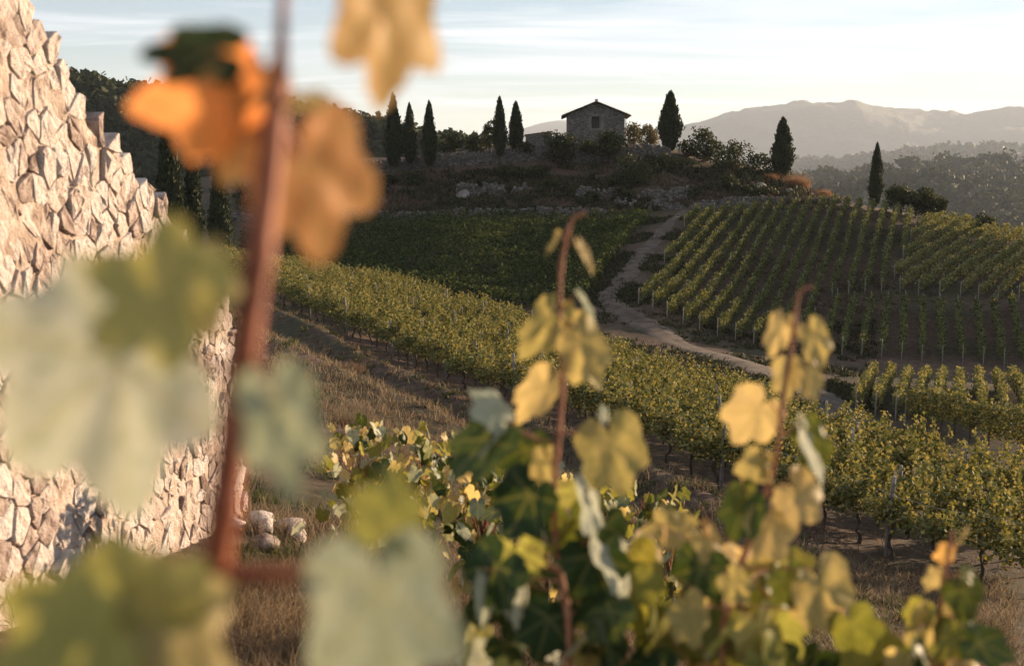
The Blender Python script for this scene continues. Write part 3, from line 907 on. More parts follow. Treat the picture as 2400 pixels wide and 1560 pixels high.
polyA = [XY(u, d) for u, d in ((1495, 94), (1600, 91), (1720, 89), (1835, 88.5), (1900, 98), (1930, 105), (2085, 105), (2150, 130), (2140, 138.5), (1990, 140), (1880, 138.5), (1740, 135.5), (1622, 132))]
polyB = [XY(u, d) for u, d in ((1860, 88), (2000, 86.5), (2420, 84.5), (2440, 98), (2150, 100.5), (1935, 103))]
polyC = [XY(u, d) for u, d in ((2085, 105.5), (2250, 103), (2450, 98.5), (2480, 118), (2400, 123), (2260, 131), (2170, 136))]
polyD = [XY(u, d) for u, d in ((1985, 62.5), (2135, 60.5), (2300, 58.5), (2450, 55), (2460, 74), (2030, 76))]
polyL = [XY(u, d) for u, d in ((560, 120), (700, 110), (900, 102), (1150, 94), (1330, 93), (1400, 101), (1430, 108), (1480, 118), (1520, 127), (1530, 134), (1300, 135), (1000, 135), (560, 134))]
rA = rows_in(polyA, math.radians(19), 1.32)
vine_rows(rA, lambda i: f'upright trellised vine row on the hill right of the dirt track, {ordn(i)} from the track', 'vine rows on the hill right of the track', M['vine_half_shaded'], dens=170, h0=.2, h1=1.25, wid=.28, leaf=.15, fill=.8)
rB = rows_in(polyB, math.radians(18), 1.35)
vine_rows(rB, lambda i: f'short shaded vine row on the lower terrace above the dirt road, {ordn(i)} from the left', 'short vine rows on the lower terrace', M['vine_half_shaded'], dens=150, h0=.25, h1=1.25, wid=.28, leaf=.16, pstep=30, fill=.75)
rC = rows_in(polyC, math.radians(37), 1.6)
vine_rows(rC, lambda i: f'sunlit slanting vine row on the right shoulder of the hill, {ordn(i)} from the left', 'sunlit slanting vine rows at the right edge', M['vine'], dens=180, h0=.25, h1=1.25, wid=.34, leaf=.16, pstep=9, fill=.75)
rD = rows_in(polyD, math.radians(20), 1.0)
vine_rows(rD, lambda i: f'tall vine row with sunlit top in the lower right block, {ordn(i)} from the left', 'vine rows of the lower right block', M['vine'], dens=330, h0=.3, h1=1.3, wid=.24, leaf=.12, pstep=30, fill=.8)
hd = [(np.array(XY(2130, 59.2)), np.array(XY(2300, 53.5))), (np.array(XY(2305, 53.3)), np.array(XY(2470, 48.6)))]
vine_rows([hd[0]], lambda i: 'dark hedge-like vine row along the front of the lower right block', 'front vine hedge of the lower right block', M['vine'], dens=900, h0=.5, h1=2.0, wid=.5, leaf=.12, pstep=30, fill=.9)
vine_rows([hd[1]], lambda i: 'dark hedge-like vine row running out of the right edge', 'front vine hedge of the lower right block', M['vine'], dens=900, h0=.5, h1=2.0, wid=.5, leaf=.12, pstep=30, fill=.9)
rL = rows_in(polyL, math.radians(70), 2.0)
vine_rows(rL, lambda i: f'dark shaded vine row in the vineyard below the house, {ordn(i)} from the far wall', 'shaded vine rows left of the track', M['vine_shaded'], dens=150, h0=.3, h1=1.55, wid=.55, leaf=.19, posts=False)

# grass along rows and on the hill (uncountable)
def tufts(name, pts, label, mat, blades, h, wd, lean=.45, cat='grass', kind='stuff', rad_=.12):
    pts = np.asarray(pts); n = len(pts)
    hs = h * R.uniform(.45, 1.3, n)
    base = np.repeat(pts, blades, 0); N_ = n * blades
    H_ = np.repeat(hs, blades) * R.uniform(.5, 1.15, N_)
    base = base + np.column_stack([R.normal(0, rad_, (N_, 2)) * np.clip(H_ / h, .4, 1.4)[:, None], np.full(N_, -.03)])
    dr = R.normal(0, lean, (N_, 2)); 
    tip = base + np.column_stack([dr * H_[:, None], H_])
    mid = base * .5 + tip * .5 + np.column_stack([-dr * H_[:, None] * .15, H_ * .08])
    a = R.uniform(0, 2 * math.pi, N_); s = np.column_stack([np.cos(a), np.sin(a), np.zeros(N_)]) * wd * np.repeat(np.clip(np.hypot(pts[:, 0], pts[:, 1]) / 16, .6, 4), blades)[:, None] * .5
    V = np.stack([base - s, base + s, mid + s * .8, mid - s * .8, tip], 1).reshape(-1, 3)
    k = np.arange(N_) * 5
    F = np.concatenate([np.stack([k, k + 1, k + 2, k + 3], 1), np.stack([k + 3, k + 2, k + 4, k + 4], 1)])
    # keep quads plus degenerate-free tips
    me = bpy.data.meshes.new(name)
    q = np.stack([k, k + 1, k + 2, k + 3], 1); t3 = np.stack([k + 3, k + 2, k + 4], 1)
    me.vertices.add(len(V)); me.vertices.foreach_set('co', V.astype(np.float32).ravel())
    lv = np.concatenate([q.ravel(), t3.ravel()]).astype(np.int32)
    me.loops.add(len(lv)); me.loops.foreach_set('vertex_index', lv)
    me.polygons.add(2 * N_)
    me.polygons.foreach_set('loop_start', np.concatenate([np.arange(N_) * 4, 4 * N_ + np.arange(N_) * 3]).astype(np.int32))
    me.polygons.foreach_set('loop_total', np.concatenate([np.full(N_, 4), np.full(N_, 3)]).astype(np.int32))
    me.update(calc_edges=True)
    return obj(name, me, mat, label=label, cat=cat, kind=kind)
def scatter_near(n, accept, umin=480, umax=2430, dmin=6, dmax=80):
    u = R.uniform(umin, umax, n); d = np.exp(R.uniform(math.log(dmin), math.log(dmax), n))
    x = (u - W / 2) / FPX * d * .99; y = d
    q = (x - ROW0[0]) * RNRM[0] + (y - ROW0[1]) * RNRM[1]
    s = (x - ROW0[0]) * RDIR[0] + (y - ROW0[1]) * RDIR[1]
    nz_ = fbm(x * .35, y * .35, 3, 17)
    k = accept(q, s, nz_, d)
    x, y = x[k], y[k]
    return np.column_stack([x, y, hz(x, y)])
g1 = scatter_near(7500, lambda q, s, n, d: (q < -.9) & ((n > .05) | (np.abs(q + 3.4) < .8) | (np.abs(q + 8.2) < 1.0)) & ~((np.abs(q + 5.6) < 1.2) & (d > 20)))
tufts('dry_grass', g1, 'dry tan grass on the bank in front of the near vines', M['drygrass'], 16, .24, .012)
g1b = scatter_near(2600, lambda q, s, n, d: (q < -.8) & (q > -12) & (d > 12))
tufts('bank_grass', g1b, 'thin brown grass over the furrow beside the near vines', M['rust_grass'], 12, .16, .012, .8)
g2 = scatter_near(8500, lambda q, s, n, d: (q < -1.2) & (n < -.1) & (n > -.6))
tufts('green_weeds', g2, 'low green weeds among the dry grass', M['greengrass'], 14, .22, .016, .7)
g3 = scatter_near(2600, lambda q, s, n, d: (q < -.3) & (n > -.1) & (d < 30))
tufts('rust_grass', g3, 'rust brown dead grass between the vines and the wall', M['rust_grass'], 14, .2, .012, .8)
g5 = scatter_near(3000, lambda q, s, n, d: (q < 1.5) & (n > -.35), umin=1850, umax=2430, dmin=11, dmax=26)
tufts('slope_weeds', g5, 'dry grass on the slope at the lower right', M['drygrass'], 14, .2, .012, .6)
g4 = scatter_near(2200, lambda q, s, n, d: (q > -1.2) & (q < 9) & (n > -.2), dmax=60)
tufts('row_grass', g4, 'thin dry grass under the vines of the near block', M['rust_grass'], 10, .16, .012, .8)
# round bushy grass clumps that stand out one by one
rk = random.Random(9); WEEDS = []
for k in range(18):
    u, d = rk.uniform(640, 1950), rk.uniform(13, 40)
    while True:
        g = G(u, d); q_ = (g.x - ROW0[0]) * RNRM[0] + (g.y - ROW0[1]) * RNRM[1]
        if -13 < q_ < -2.2: break
        u, d = rk.uniform(640, 1950), rk.uniform(13, 40)
    WEEDS.append((u, d))
WEEDS.sort()
for k, (u, d) in enumerate(WEEDS):
    g = G(u, d); h = rk.uniform(.3, .5); n = 45
    a = R.uniform(0, 2 * math.pi, n); rr = np.sqrt(R.uniform(0, 1, n)) * h * rk.uniform(.8, 1.5)
    pts = np.column_stack([np.cos(a) * rr, np.sin(a) * rr * .8, np.zeros(n)])
    o = tufts('weed_clump', pts, f'shaggy weed clump on the slope before the near vines, {ordn(k)} from the left', M['greengrass' if k % 3 else 'rust_grass'], 14, h, .016, .6, cat='weeds', kind=None, rad_=.08)
    o.location = g; o['group'] = 'weed clumps on the near slope'
for k, (u, d, h, mt, lab) in enumerate(((960, 20.5, .55, 'drygrass', 'round tan grass clump behind the leafy vines'), (1075, 17.5, .5, 'drygrass', 'purplish tan grass clump beside the blurred vine shoot'),
        (1130, 25, .5, 'greengrass', 'dark green weed clump on the bank beside the vine row'), (1640, 18.5, .5, 'greengrass', 'round dark green weed bush behind the tall vine shoots'),
        (820, 25, .5, 'drygrass', 'pale grass clump on the left bank'), (1500, 19.5, .5, 'drygrass', 'tan grass clump between the two tall vine shoots'), (1560, 24, .45, 'greengrass', 'low green weed clump left of the leaning trellis post'),
        (2080, 15.5, .4, 'drygrass', 'tan grass clump at the lower right below the vines'))):
    g = G(u, d); n = 60
    a = R.uniform(0, 2 * math.pi, n); rr = np.sqrt(R.uniform(0, 1, n)) * h * .9
    pts = np.column_stack([g.x + np.cos(a) * rr, g.y + np.sin(a) * rr, np.full(n, g.z)])
    o = tufts('grass_clump', pts - np.array(g), lab, M[mt], 16, h, .010, .5, cat='grass clump', kind=None, rad_=.08)
    o.location = g

# ------------------------------------------------------------------ house hill: walls, house, rocks, scrub
def drystone(name, path, hfun, thick, label, ssize=.22, ragged=.12, cat='wall', lift=-.3):
    """uneven dry stone wall along a ground path [(u,d)], every stone modelled, joined"""
    c = spline([XY(u, d) for u, d in path], 60)
    seg = np.concatenate([[0], np.cumsum(np.hypot(*np.diff(c, axis=0).T))]); L = seg[-1]
    b = np.array([c[0, 0], c[0, 1], float(hz(c[0, 0], c[0, 1]))])
    root = obj(name, None, loc=tuple(b), label=label, cat=cat)
    pr = []
    s = 0
    def at(s):
        x = np.interp(s, seg, c[:, 0]); y = np.interp(s, seg, c[:, 1]); return x, y
    core = []
    while s < L:
        w = ssize * R.uniform(.7, 1.6)
        x, y = at(s + w / 2); x1, y1 = at(min(s + w, L)); x0, y0 = at(s)
        rz = math.atan2(y1 - y0, x1 - x0)
        z0 = float(hz(x, y)) + lift; top = hfun((s + w / 2) / L) + z0 - lift
        z = z0
        while z < top - .05:
            h = ssize * R.uniform(.4, .85)
            pr.append(box((x - b[0] + R.normal(0, .03), y - b[1] + R.normal(0, .05), z + h / 2 - b[2]), (w * R.uniform(.9, 1.1), thick + R.normal(0, .06), h * R.uniform(.9, 1.08)), rz + R.normal(0, .12), .035))
            z += h
            if R.random() < ragged and z > top - .5: break
        s += w
    obj('stones', quadmesh('stones', *join(pr)), M['farstone'], root, kind='stuff')
    return root
def vseg(v_top, d): return None
drystone('terrace_wall', [(840, 162.2), (930, 162), (1080, 162), (1200, 161.5), (1300, 161), (1400, 161), (1480, 160.5), (1570, 160)], lambda t: 1.4 + .35 * math.sin(t * 3) - .1 * math.sin(t * 19), .5, 'long grey dry stone terrace wall running below the cypresses and the house')
drystone('terrace_wall', [(540, 139.6), (700, 139.5), (900, 139.5), (1100, 139.5), (1300, 139.5), (1420, 139.5)], lambda t: .75 + .1 * math.sin(t * 23), .5, 'low grey stone wall along the far edge of the shaded vineyard')
drystone('terrace_wall', [(1622, 136), (1700, 138), (1800, 140), (1900, 142), (1965, 143)], lambda t: 1.15 - .75 * t + .05 * math.sin(t * 29), .5, 'dry stone wall along the top of the vine rows on the hill')
drystone('ruined_terrace', [(1070, 149), (1130, 149), (1200, 149), (1260, 149)], lambda t: 1.3 + .6 * math.sin(t * 5 + .4) + .3 * math.sin(t * 17), .6, 'collapsed stone terrace in the scrub below the house', .26, .4)
drystone('ruined_terrace', [(1350, 146), (1420, 146), (1500, 146), (1610, 145)], lambda t: 1.3 + .5 * math.sin(t * 9) + .3 * math.sin(t * 21), .6, 'broken stone terrace with rubble left of the wall above the vine rows', .26, .45)
drystone('ruined_terrace', [(1440, 143), (1520, 142.5), (1600, 140)], lambda t: .9 + .3 * math.sin(t * 12), .6, 'low rubble wall at the head of the dirt track', .25, .4)
def boulder(u, d, s, label):
    g = G(u, d); V1, F1 = ico(3)
    k = V1.copy(); gq = np.random.default_rng(int(u))
    for n_, o_ in zip(gq.normal(size=(9, 3)), gq.uniform(.45, .8, 9)):     # cut flat faces
        n_ = n_ / np.linalg.norm(n_); dd = k @ n_ - o_
        k = k - np.clip(dd, 0, None)[:, None] * n_
    k = k * np.array(s) * 1.25 + .04 * fbm(V1[:, 0] * 3 + u, V1[:, 2] * 3 + V1[:, 1], 3)[:, None]
    obj('boulder', mesh('boulder', k, F1), M['farstone2'], loc=(g.x, g.y, g.z + s[2] * .45), label=label, cat='boulder')
M['farstone2'] = solid('grey_rock', [(.3, (.09, .082, .074)), (.5, (.16, .148, .132)), (.75, (.25, .228, .205))], 1.2, .92, .8, 5, .08)
boulder(1780, 146, (.8, .6, .85), 'large pale boulder standing above the stone wall on the hill')
boulder(1850, 147, (.6, .5, .4), 'smaller grey boulder right of the large pale one')
boulder(1370, 146.5, (.8, .7, 1.1), 'grey boulder beside the broken terrace below the house')
boulder(1085, 147.5, (.7, .6, .8), 'grey boulder at the left end of the collapsed terrace')

# house
HB = P(1397, 345, 165)
house = obj('stone_house', None, loc=HB, label='small stone farmhouse with gable front and low tiled roof on the hilltop', cat='house')
hw, hd_, he, ha = 3.75, 9.0, 4.25, 5.75                # half width, depth, eave height, apex height
house.rotation_euler[2] = math.radians(-2)
wx0, wx1, wz0, wz1 = -.52, .52, 2.45, 4.0              # window opening, relative to front
def house_wall():
    pr = []
    def quad(a, b, c, d): return (np.array([a, b, c, d]), np.array([[0, 1, 2, 3]]))
    zb = -2.0
    wo = -.10
    x0, x1 = wx0 + wo, wx1 + wo
    y = 0
    pr += [quad((-hw, y, zb), (x0, y, zb), (x0, y, he), (-hw, y, he)), quad((x1, y, zb), (hw, y, zb), (hw, y, he), (x1, y, he)),
           quad((x0, y, zb), (x1, y, zb), (x1, y, wz0), (x0, y, wz0)), quad((x0, y, wz1), (x1, y, wz1), (x1, y, he), (x0, y, he))]
    pr += [quad((-hw, y, he), (x0, y, he), (x0, y, ha - (ha - he) * abs(x0) / hw), (-hw, y, he + .001)), quad((x1, y, he), (hw, y, he), (hw, y, he + .001), (x1, y, ha - (ha - he) * abs(x1) / hw)),
           quad((x0, y, he), (x1, y, he), (x1, y, ha - (ha - he) * abs(x1) / hw), (x0, y, ha - (ha - he) * abs(x0) / hw))]
    for a, b in (((x0, y), (x0, .35)), ((x1, .35), (x1, y))):
        pr.append(quad((a[0], a[1], wz0), (b[0], b[1], wz0), (b[0], b[1], wz1), (a[0], a[1], wz1)))
    pr.append(quad((x0, 0, wz0), (x1, 0, wz0), (x1, .35, wz0), (x0, .35, wz0))); pr.append(quad((x0, 0, wz1), (x0, .35, wz1), (x1, .35, wz1), (x1, 0, wz1)))
    pr += [quad((hw, 0, zb), (hw, hd_, zb), (hw, hd_, he), (hw, 0, he)), quad((-hw, hd_, zb), (-hw, 0, zb), (-hw, 0, he), (-hw, hd_, he)),
           quad((hw, hd_, zb), (-hw, hd_, zb), (-hw, hd_, he), (hw, hd_, he))]
    return join(pr)
obj('wall', quadmesh('wall', *house_wall()), M['house_mortar'], house)
pr = []
for zc in np.arange(-.9, ha, .15):
    x = -hw
    while x < hw:
        w = R.uniform(.16, .46)
        xc = x + w / 2; x += w
        lim = he + (ha - he) * (1 - abs(xc) / hw) if zc > he else 99
        if zc + .1 > lim - .05: continue
        if wx0 - .32 - .1 < xc + w * .3 and xc - w * .3 < wx1 + .32 - .1 and wz0 - .2 < zc < wz1 + .25: continue
        xr = min(xc + w * .48, hw - .01) ; xl = max(xc - w * .48, -hw + .01)
        if xr - xl < .08: continue
        pr.append(box(((xl + xr) / 2, -.02 - R.uniform(0, .03), zc + R.normal(0, .015)), (xr - xl, .10, R.uniform(.10, .15)), 0, .014))
obj('gable_stones', quadmesh('gable_stones', *join(pr)), M['farstone'], house, kind='stuff')
wo = -.10
win = obj('window', quadmesh('window', *box(((wx0 + wx1) / 2 + wo, .22, (wz0 + wz1) / 2), (wx1 - wx0, .06, wz1 - wz0))), M['darkwood'], house, label='dark wooden shuttered window in the gable')
for nm, bx in (('lintel', ((wo, -.05, wz1 + .13), (1.6, .16, .24))), ('sill', ((wo, -.08, wz0 - .08), (1.5, .24, .14))), ('jamb', ((wx0 - .13 + wo, -.045, (wz0 + wz1) / 2), (.24, .15, wz1 - wz0))), ('jamb', ((wx1 + .13 + wo, -.045, (wz0 + wz1) / 2), (.24, .15, wz1 - wz0)))):
    obj(nm, quadmesh(nm, *box(bx[0], bx[1], 0, .012)), M['farstone2'], win)
for sx in (-1, 1):
    obj('shutter', quadmesh('shutter', *box((sx * .255 + wo, .15, (wz0 + wz1) / 2), (.47, .05, wz1 - wz0 - .06))), M['darkwood'], win)
roof = obj('roof', None, None, house)
sl = math.atan2(ha - he, hw)
ov, ovy = .75, .55
ln = (hw + ov) / math.cos(sl)
for sx in (-1, 1):
    V, F = box((0, 0, 0), (ln, hd_ + 2 * ovy, .10))
    # rotate about y
    a = sx * sl
    cxm = sx * (hw + ov) / 2; czm = ha - math.tan(sl) * (hw + ov) / 2 + .10
    V = np.stack([V[:, 0] * math.cos(a) + V[:, 2] * math.sin(a) + cxm, V[:, 1] + hd_ / 2, -V[:, 0] * math.sin(a) + V[:, 2] * math.cos(a) + czm], 1)
    obj('roof_board', quadmesh('roof_board', V, F), M['darkwood'], roof)
# tiles: half barrels down each slope
tile_pts = [(math.cos(t) * .11, math.sin(t) * .075) for t in np.linspace(0, math.pi, 6)]
V = np.array([(0, x, z) for x, z in tile_pts] + [(.46, x * .85, z * .85) for x, z in tile_pts] + [(0, x * .8, z * .72) for x, z in tile_pts])
F = [(k, k + 1, k + 7, k + 6) for k in range(5)] + [(k + 1, k, k + 12, k + 13) for k in range(5)]
tile_me = quadmesh('tile', V, np.array(F)); tile_me.materials.append(M['tile'])
allt = []
for sx in (-1, 1):
    for yy in np.arange(-ovy + .1, hd_ + ovy, .22):
        for xx in np.arange(.02, hw + ov - .2, .40):
            allt.append((sx, yy, xx))
tl_st = []
for sx, yy, xx in allt:
    x = sx * (xx + .42); z = ha + .17 - math.tan(sl) * (xx + .42)
    if yy < .6:
        o = obj('tile', tile_me, None, roof, loc=(x, yy, z + R.normal(0, .008)))
        o.rotation_euler = (0, -sl if sx > 0 else -(math.pi - sl) , 0)
        o.rotation_euler = Matrix.Rotation(math.pi if sx > 0 else 0, 3, 'Z').to_euler()
        o.rotation_euler = (Matrix.Rotation(sx * sl, 3, 'Y') @ Matrix.Rotation(math.pi if sx > 0 else 0, 3, 'Z')).to_euler()
    else:
        m3 = np.array(Matrix.Rotation(sx * sl, 3, 'Y') @ Matrix.Rotation(math.pi if sx > 0 else 0, 3, 'Z'))
        tl_st.append((V @ m3.T + np.array([x, yy, z]), np.array(F)))
obj('more_tiles', quadmesh('more_tiles', *join(tl_st)), M['tile'], roof, kind='stuff')
obj('ridge_cap', tubemesh('ridge_cap', [(0, -ovy, ha + .17), (0, hd_ + ovy, ha + .17)], .13, 8), M['tile'], roof)
obj('chimney', quadmesh('chimney', *join([box((0, .3, ha + .30), (.34, .4, .26)), box((0, .3, ha + .45), (.42, .48, .05))])), M['farstone2'], roof)
for sx in (-1, 1):
    obj('rafter', quadmesh('rafter', *box((sx * (hw + .2), -.3, he - .02), (.12, .6, .16))), M['darkwood'], roof)
    obj('drain_pipe', tubemesh('drain_pipe', [(sx * (hw + .12), -.12, he - .2), (sx * (hw + .12), -.12, -.8)], .05, 6), M['darkwood'], house)
    obj('gutter', tubemesh('gutter', [(sx * (hw + ov + .02), -.5, he - .17), (sx * (hw + ov + .02), hd_ + .5, he - .17)], .07, 6), M['darkwood'], roof)
# low shed wall to the left and railing
sh = P(1262, 342, 166)
shed = obj('stone_shed', None, loc=sh, label='low stone shed with slanting top left of the house', cat='shed')
Vb, Fb = box((0, .8, 0), (3.4, 2.0, 3.6)); Vb[(Vb[:, 2] > 0) & (Vb[:, 0] < 0), 2] -= .45
obj('wall', quadmesh('wall', Vb, Fb), M['house_mortar'], shed)
pr = []
for zc in np.arange(-.9, 1.75, .16):
    x = -1.7
    while x < 1.7:
        w = R.uniform(.25, .6); xc = x + w / 2; x += w
        if zc > 1.62 - .13 * (1.7 - xc): continue
        pr.append(box((xc, -.22, zc), (w * .94, .10, .14), 0, .015))
obj('front_stones', quadmesh('front_stones', *join(pr)), M['farstone'], shed, kind='stuff')
Vb, Fb = box((0, .8, 0), (3.7, 2.4, .12)); Vb[:, 2] += 1.66 + Vb[:, 0] * .13
obj('roof', quadmesh('roof', Vb, Fb), M['tile'], shed)
rg = P(1308, 340, 164.5)
rail = obj('wooden_railing', None, loc=rg, label='short grey wooden railing between the shed and the house', cat='railing')
for x in (-1.0, -.1, .9):
    obj('post', quadmesh('post', *box((x, 0, .6), (.09, .09, 2.2), 0, .01)), M['oldwood'], rail)
for z in (1.05, 1.5):
    obj('rail', quadmesh('rail', *box((-.05, -.07, z), (2.2, .04, .10), 0, .01)), M['oldwood'], rail)

# scrub on the slopes of the house hill
def scatter_hill(n, u0, u1, d0, d1, thr, seed):
    u = R.uniform(u0, u1, n); d = R.uniform(d0, d1, n); x = (u - W / 2) / FPX * d; y = d
    k = fbm(x * .15, y * .25, 3, seed) > thr
    for c, wd in ROADS:
        dist = np.hypot(x[:, None] - c[None, :, 0], y[:, None] - c[None, :, 1]) - wd[None]
        k &= (dist.min(1) > .05) | (R.uniform(0, 1, len(x)) < .10)
    x, y = x[k], y[k]; return np.column_stack([x, y, hz(x, y)])
tufts('hill_scrub', scatter_hill(2600, 560, 1880, 141, 159, -.25, 40), 'dark dry scrub on the slope below the house', M['hillgreen_shaded'], 12, .75, .07, .5, cat='scrub', rad_=.3)
tufts('hill_grass', scatter_hill(2600, 560, 1960, 140.5, 159, -.1, 44), 'brown grass on the slope below the house', M['hillbrown_shaded'], 12, .55, .05, .5, rad_=.3)
tufts('verge_grass', np.concatenate([scatter_hill(3600, 1380, 1600, 96, 136, -.3, 50), scatter_hill(2600, 1400, 2060, 58, 98, -.1, 52)]), 'green grass verge along the dirt track and road', M['hillgreen_shaded'], 10, .26, .03, .6, rad_=.25)
tufts('slope_grass', scatter_hill(3000, 1640, 2200, 100, 140, -.1, 55), 'sparse brown grass between the rows on the hill', M['hillbrown_shaded'], 8, .2, .03, .7, rad_=.3)

# ------------------------------------------------------------------ trees
def cypress(u, d, v_top, v_bot, wpx, label, trunk=.06, seed=0, dense=1.0, waist=.32, base_z=None):
    g = G(u, d)
    top = P(u, v_top, d)[2]; bot = P(u, v_bot, d)[2]
    rmax = wpx / 2 / FPX * d
    root = obj('cypress', None, loc=g, label=label, cat='cypress tree', group='cypresses')
    hgt = top - g.z; b0 = max(bot - g.z, .2)
    obj('trunk', tubemesh('trunk', [(0, 0, -.4), (.02, 0, b0 * .5), (0, 0, b0 + .4), (0, 0, hgt * .8)], [rmax * .16, rmax * .13, rmax * .12, .03], 7), M['bark'], root)
    gq = np.random.default_rng(seed)
    def rp(t):  # radius profile, t 0 at the crown's foot, 1 at tip
        return np.clip(np.minimum((t / waist + .12) ** .55, 1.0) * np.clip((1 - t) / (1 - waist * .9), 0, 1) ** .62 * (t < 1), 0, 1)
    tt = np.linspace(0, 1, 40); na = 20
    th = np.linspace(0, 2 * math.pi, na, endpoint=False)
    T, A_ = np.meshgrid(tt, th, indexing='ij')
    lump = 1 + .10 * np.sin(A_ * 3 + T * 17 + seed) + .10 * fbm(A_ * 1.6, T * 9 + seed, 3, seed)
    r = rmax * .78 * rp(T) * lump
    Vc = np.stack([np.cos(A_) * r, np.sin(A_) * r, b0 + T * (hgt - b0)], -1).reshape(-1, 3)
    i, j = np.meshgrid(np.arange(39), np.arange(na), indexing='ij'); j2 = (j + 1) % na
    Fc = np.stack([i * na + j, i * na + j2, (i + 1) * na + j2, (i + 1) * na + j], -1).reshape(-1, 4)
    cr = obj('crown', mesh('crown', Vc, Fc, True), M['cypress'], root)
    n = int(4200 * dense)
    t = gq.beta(1.0, 1.15, n); a = gq.uniform(0, 2 * math.pi, n)
    lump = 1 + .10 * np.sin(a * 3 + t * 17 + seed) + .14 * fbm(a * 1.6, t * 11 + seed, 3, seed)
    r = rmax * rp(t) * lump * np.where(gq.uniform(0, 1, n) < .12, gq.uniform(1.05, 1.32, n), gq.uniform(.72, 1.10, n))
    C = np.stack([np.cos(a) * r, np.sin(a) * r, b0 + t * (hgt - b0) + gq.normal(0, .1, n)], 1)
    up = np.stack([np.cos(a) * .35, np.sin(a) * .35, np.full(n, 1.6)], 1)
    Vq, Fq = cards(C, rmax * .34 * gq.uniform(.6, 1.4, n), .42, up=up, spread=.7)
    obj('leaf_spray', mesh('leaf_spray', Vq, Fq), M['cypress'], cr, kind='stuff')
cypress(403, 112, 285, 600, 66, 'tall dark cypress right beside the ruined wall', seed=1)
cypress(458, 114, 315, 600, 46, 'slender cypress between two others near the ruined wall', seed=2)
cypress(519, 106, 385, 600, 52, 'shortest of the three cypresses next to the ruined wall', seed=3)
cypress(923, 159, 222, 388, 40, 'cypress under the hanging amber leaf, first on the terrace wall', seed=4)
cypress(961, 159.5, 243, 380, 31, 'slim cypress, second from the left on the terrace wall', seed=5)
cypress(1007, 159, 239, 386, 34, 'cypress, third from the left on the terrace wall', seed=6)
cypress(1171, 160, 228, 362, 31, 'tall narrow cypress on the terrace left of the house', seed=7)
cypress(1209, 166, 240, 352, 33, 'cypress beside the stone shed', seed=8)
cypress(1569, 162, 216, 350, 48, 'stout cypress standing right of the house', seed=9, waist=.4)
cypress(1832, 156, 278, 415, 47, 'cypress with forked top on the end of the house hill', seed=10, waist=.38)
cypress(2051, 146, 337, 480, 31, 'lone narrow cypress on the crest above the vine rows', seed=11, waist=.3)

def tree(name, u, d, v_top, v_bot, wpx, label, mat, seed, clumps=16, leaf=.24, trunkr=.14, flat=.8, cat='tree', dens=75, base=None):
    g = G(u, d) if base is None else base
    top = P(u, v_top, d)[2] - g.z; bot = P(u, v_bot, d)[2] - g.z
    rx = wpx / 2 / FPX * d; rz = max((top - bot) / 2, .3); cz = (top + bot) / 2
    gq = np.random.default_rng(seed)
    root = obj(name, None, loc=g, label=label, cat=cat)
    cl = []
    while len(cl) < clumps:
        p = gq.uniform(-1, 1, 3)
        if p @ p < 1: cl.append(p * np.array([rx, rx, rz]) * .78 + (0, 0, cz))
    cl = np.array(cl)
    fork = np.array([gq.normal(0, .1), gq.normal(0, .1), max(.35, bot + rz * .35)])
    pr = [tube(spline([(0, 0, -.4), (gq.normal(0, .08), 0, fork[2] * .5), fork], 6), np.linspace(trunkr, trunkr * .7, 6), 7)]
    for c in cl[::2]:
        m = (fork + c) / 2 + gq.normal(0, .15, 3)
        pr.append(tube(spline([fork, m, c], 5), np.linspace(trunkr * .5, trunkr * .12, 5), 5))
    obj('trunk', quadmesh('trunk', *join(pr), smooth=True), M['bark'], root)
    C, up = [], []
    for c in cl:
        rr = gq.uniform(.28, .48) * min(rx, rz * 1.3) + .12
        n = int(dens * gq.uniform(.7, 1.3))
        dv = gq.normal(size=(n, 3)); dv /= np.linalg.norm(dv, axis=1)[:, None]
        C.append(c + dv * rr * gq.uniform(.45, 1.1, (n, 1)) * np.array([1.15, 1.15, flat]))
    C = np.concatenate(C)
    C = C[C[:, 2] > .05]
    V, F = cards(C, leaf * gq.uniform(.6, 1.4, len(C)), .8)
    obj('crown', mesh('crown', V, F), mat, root)
T_, O_ = M['tree'], M['oak']
RB = random.Random(77)
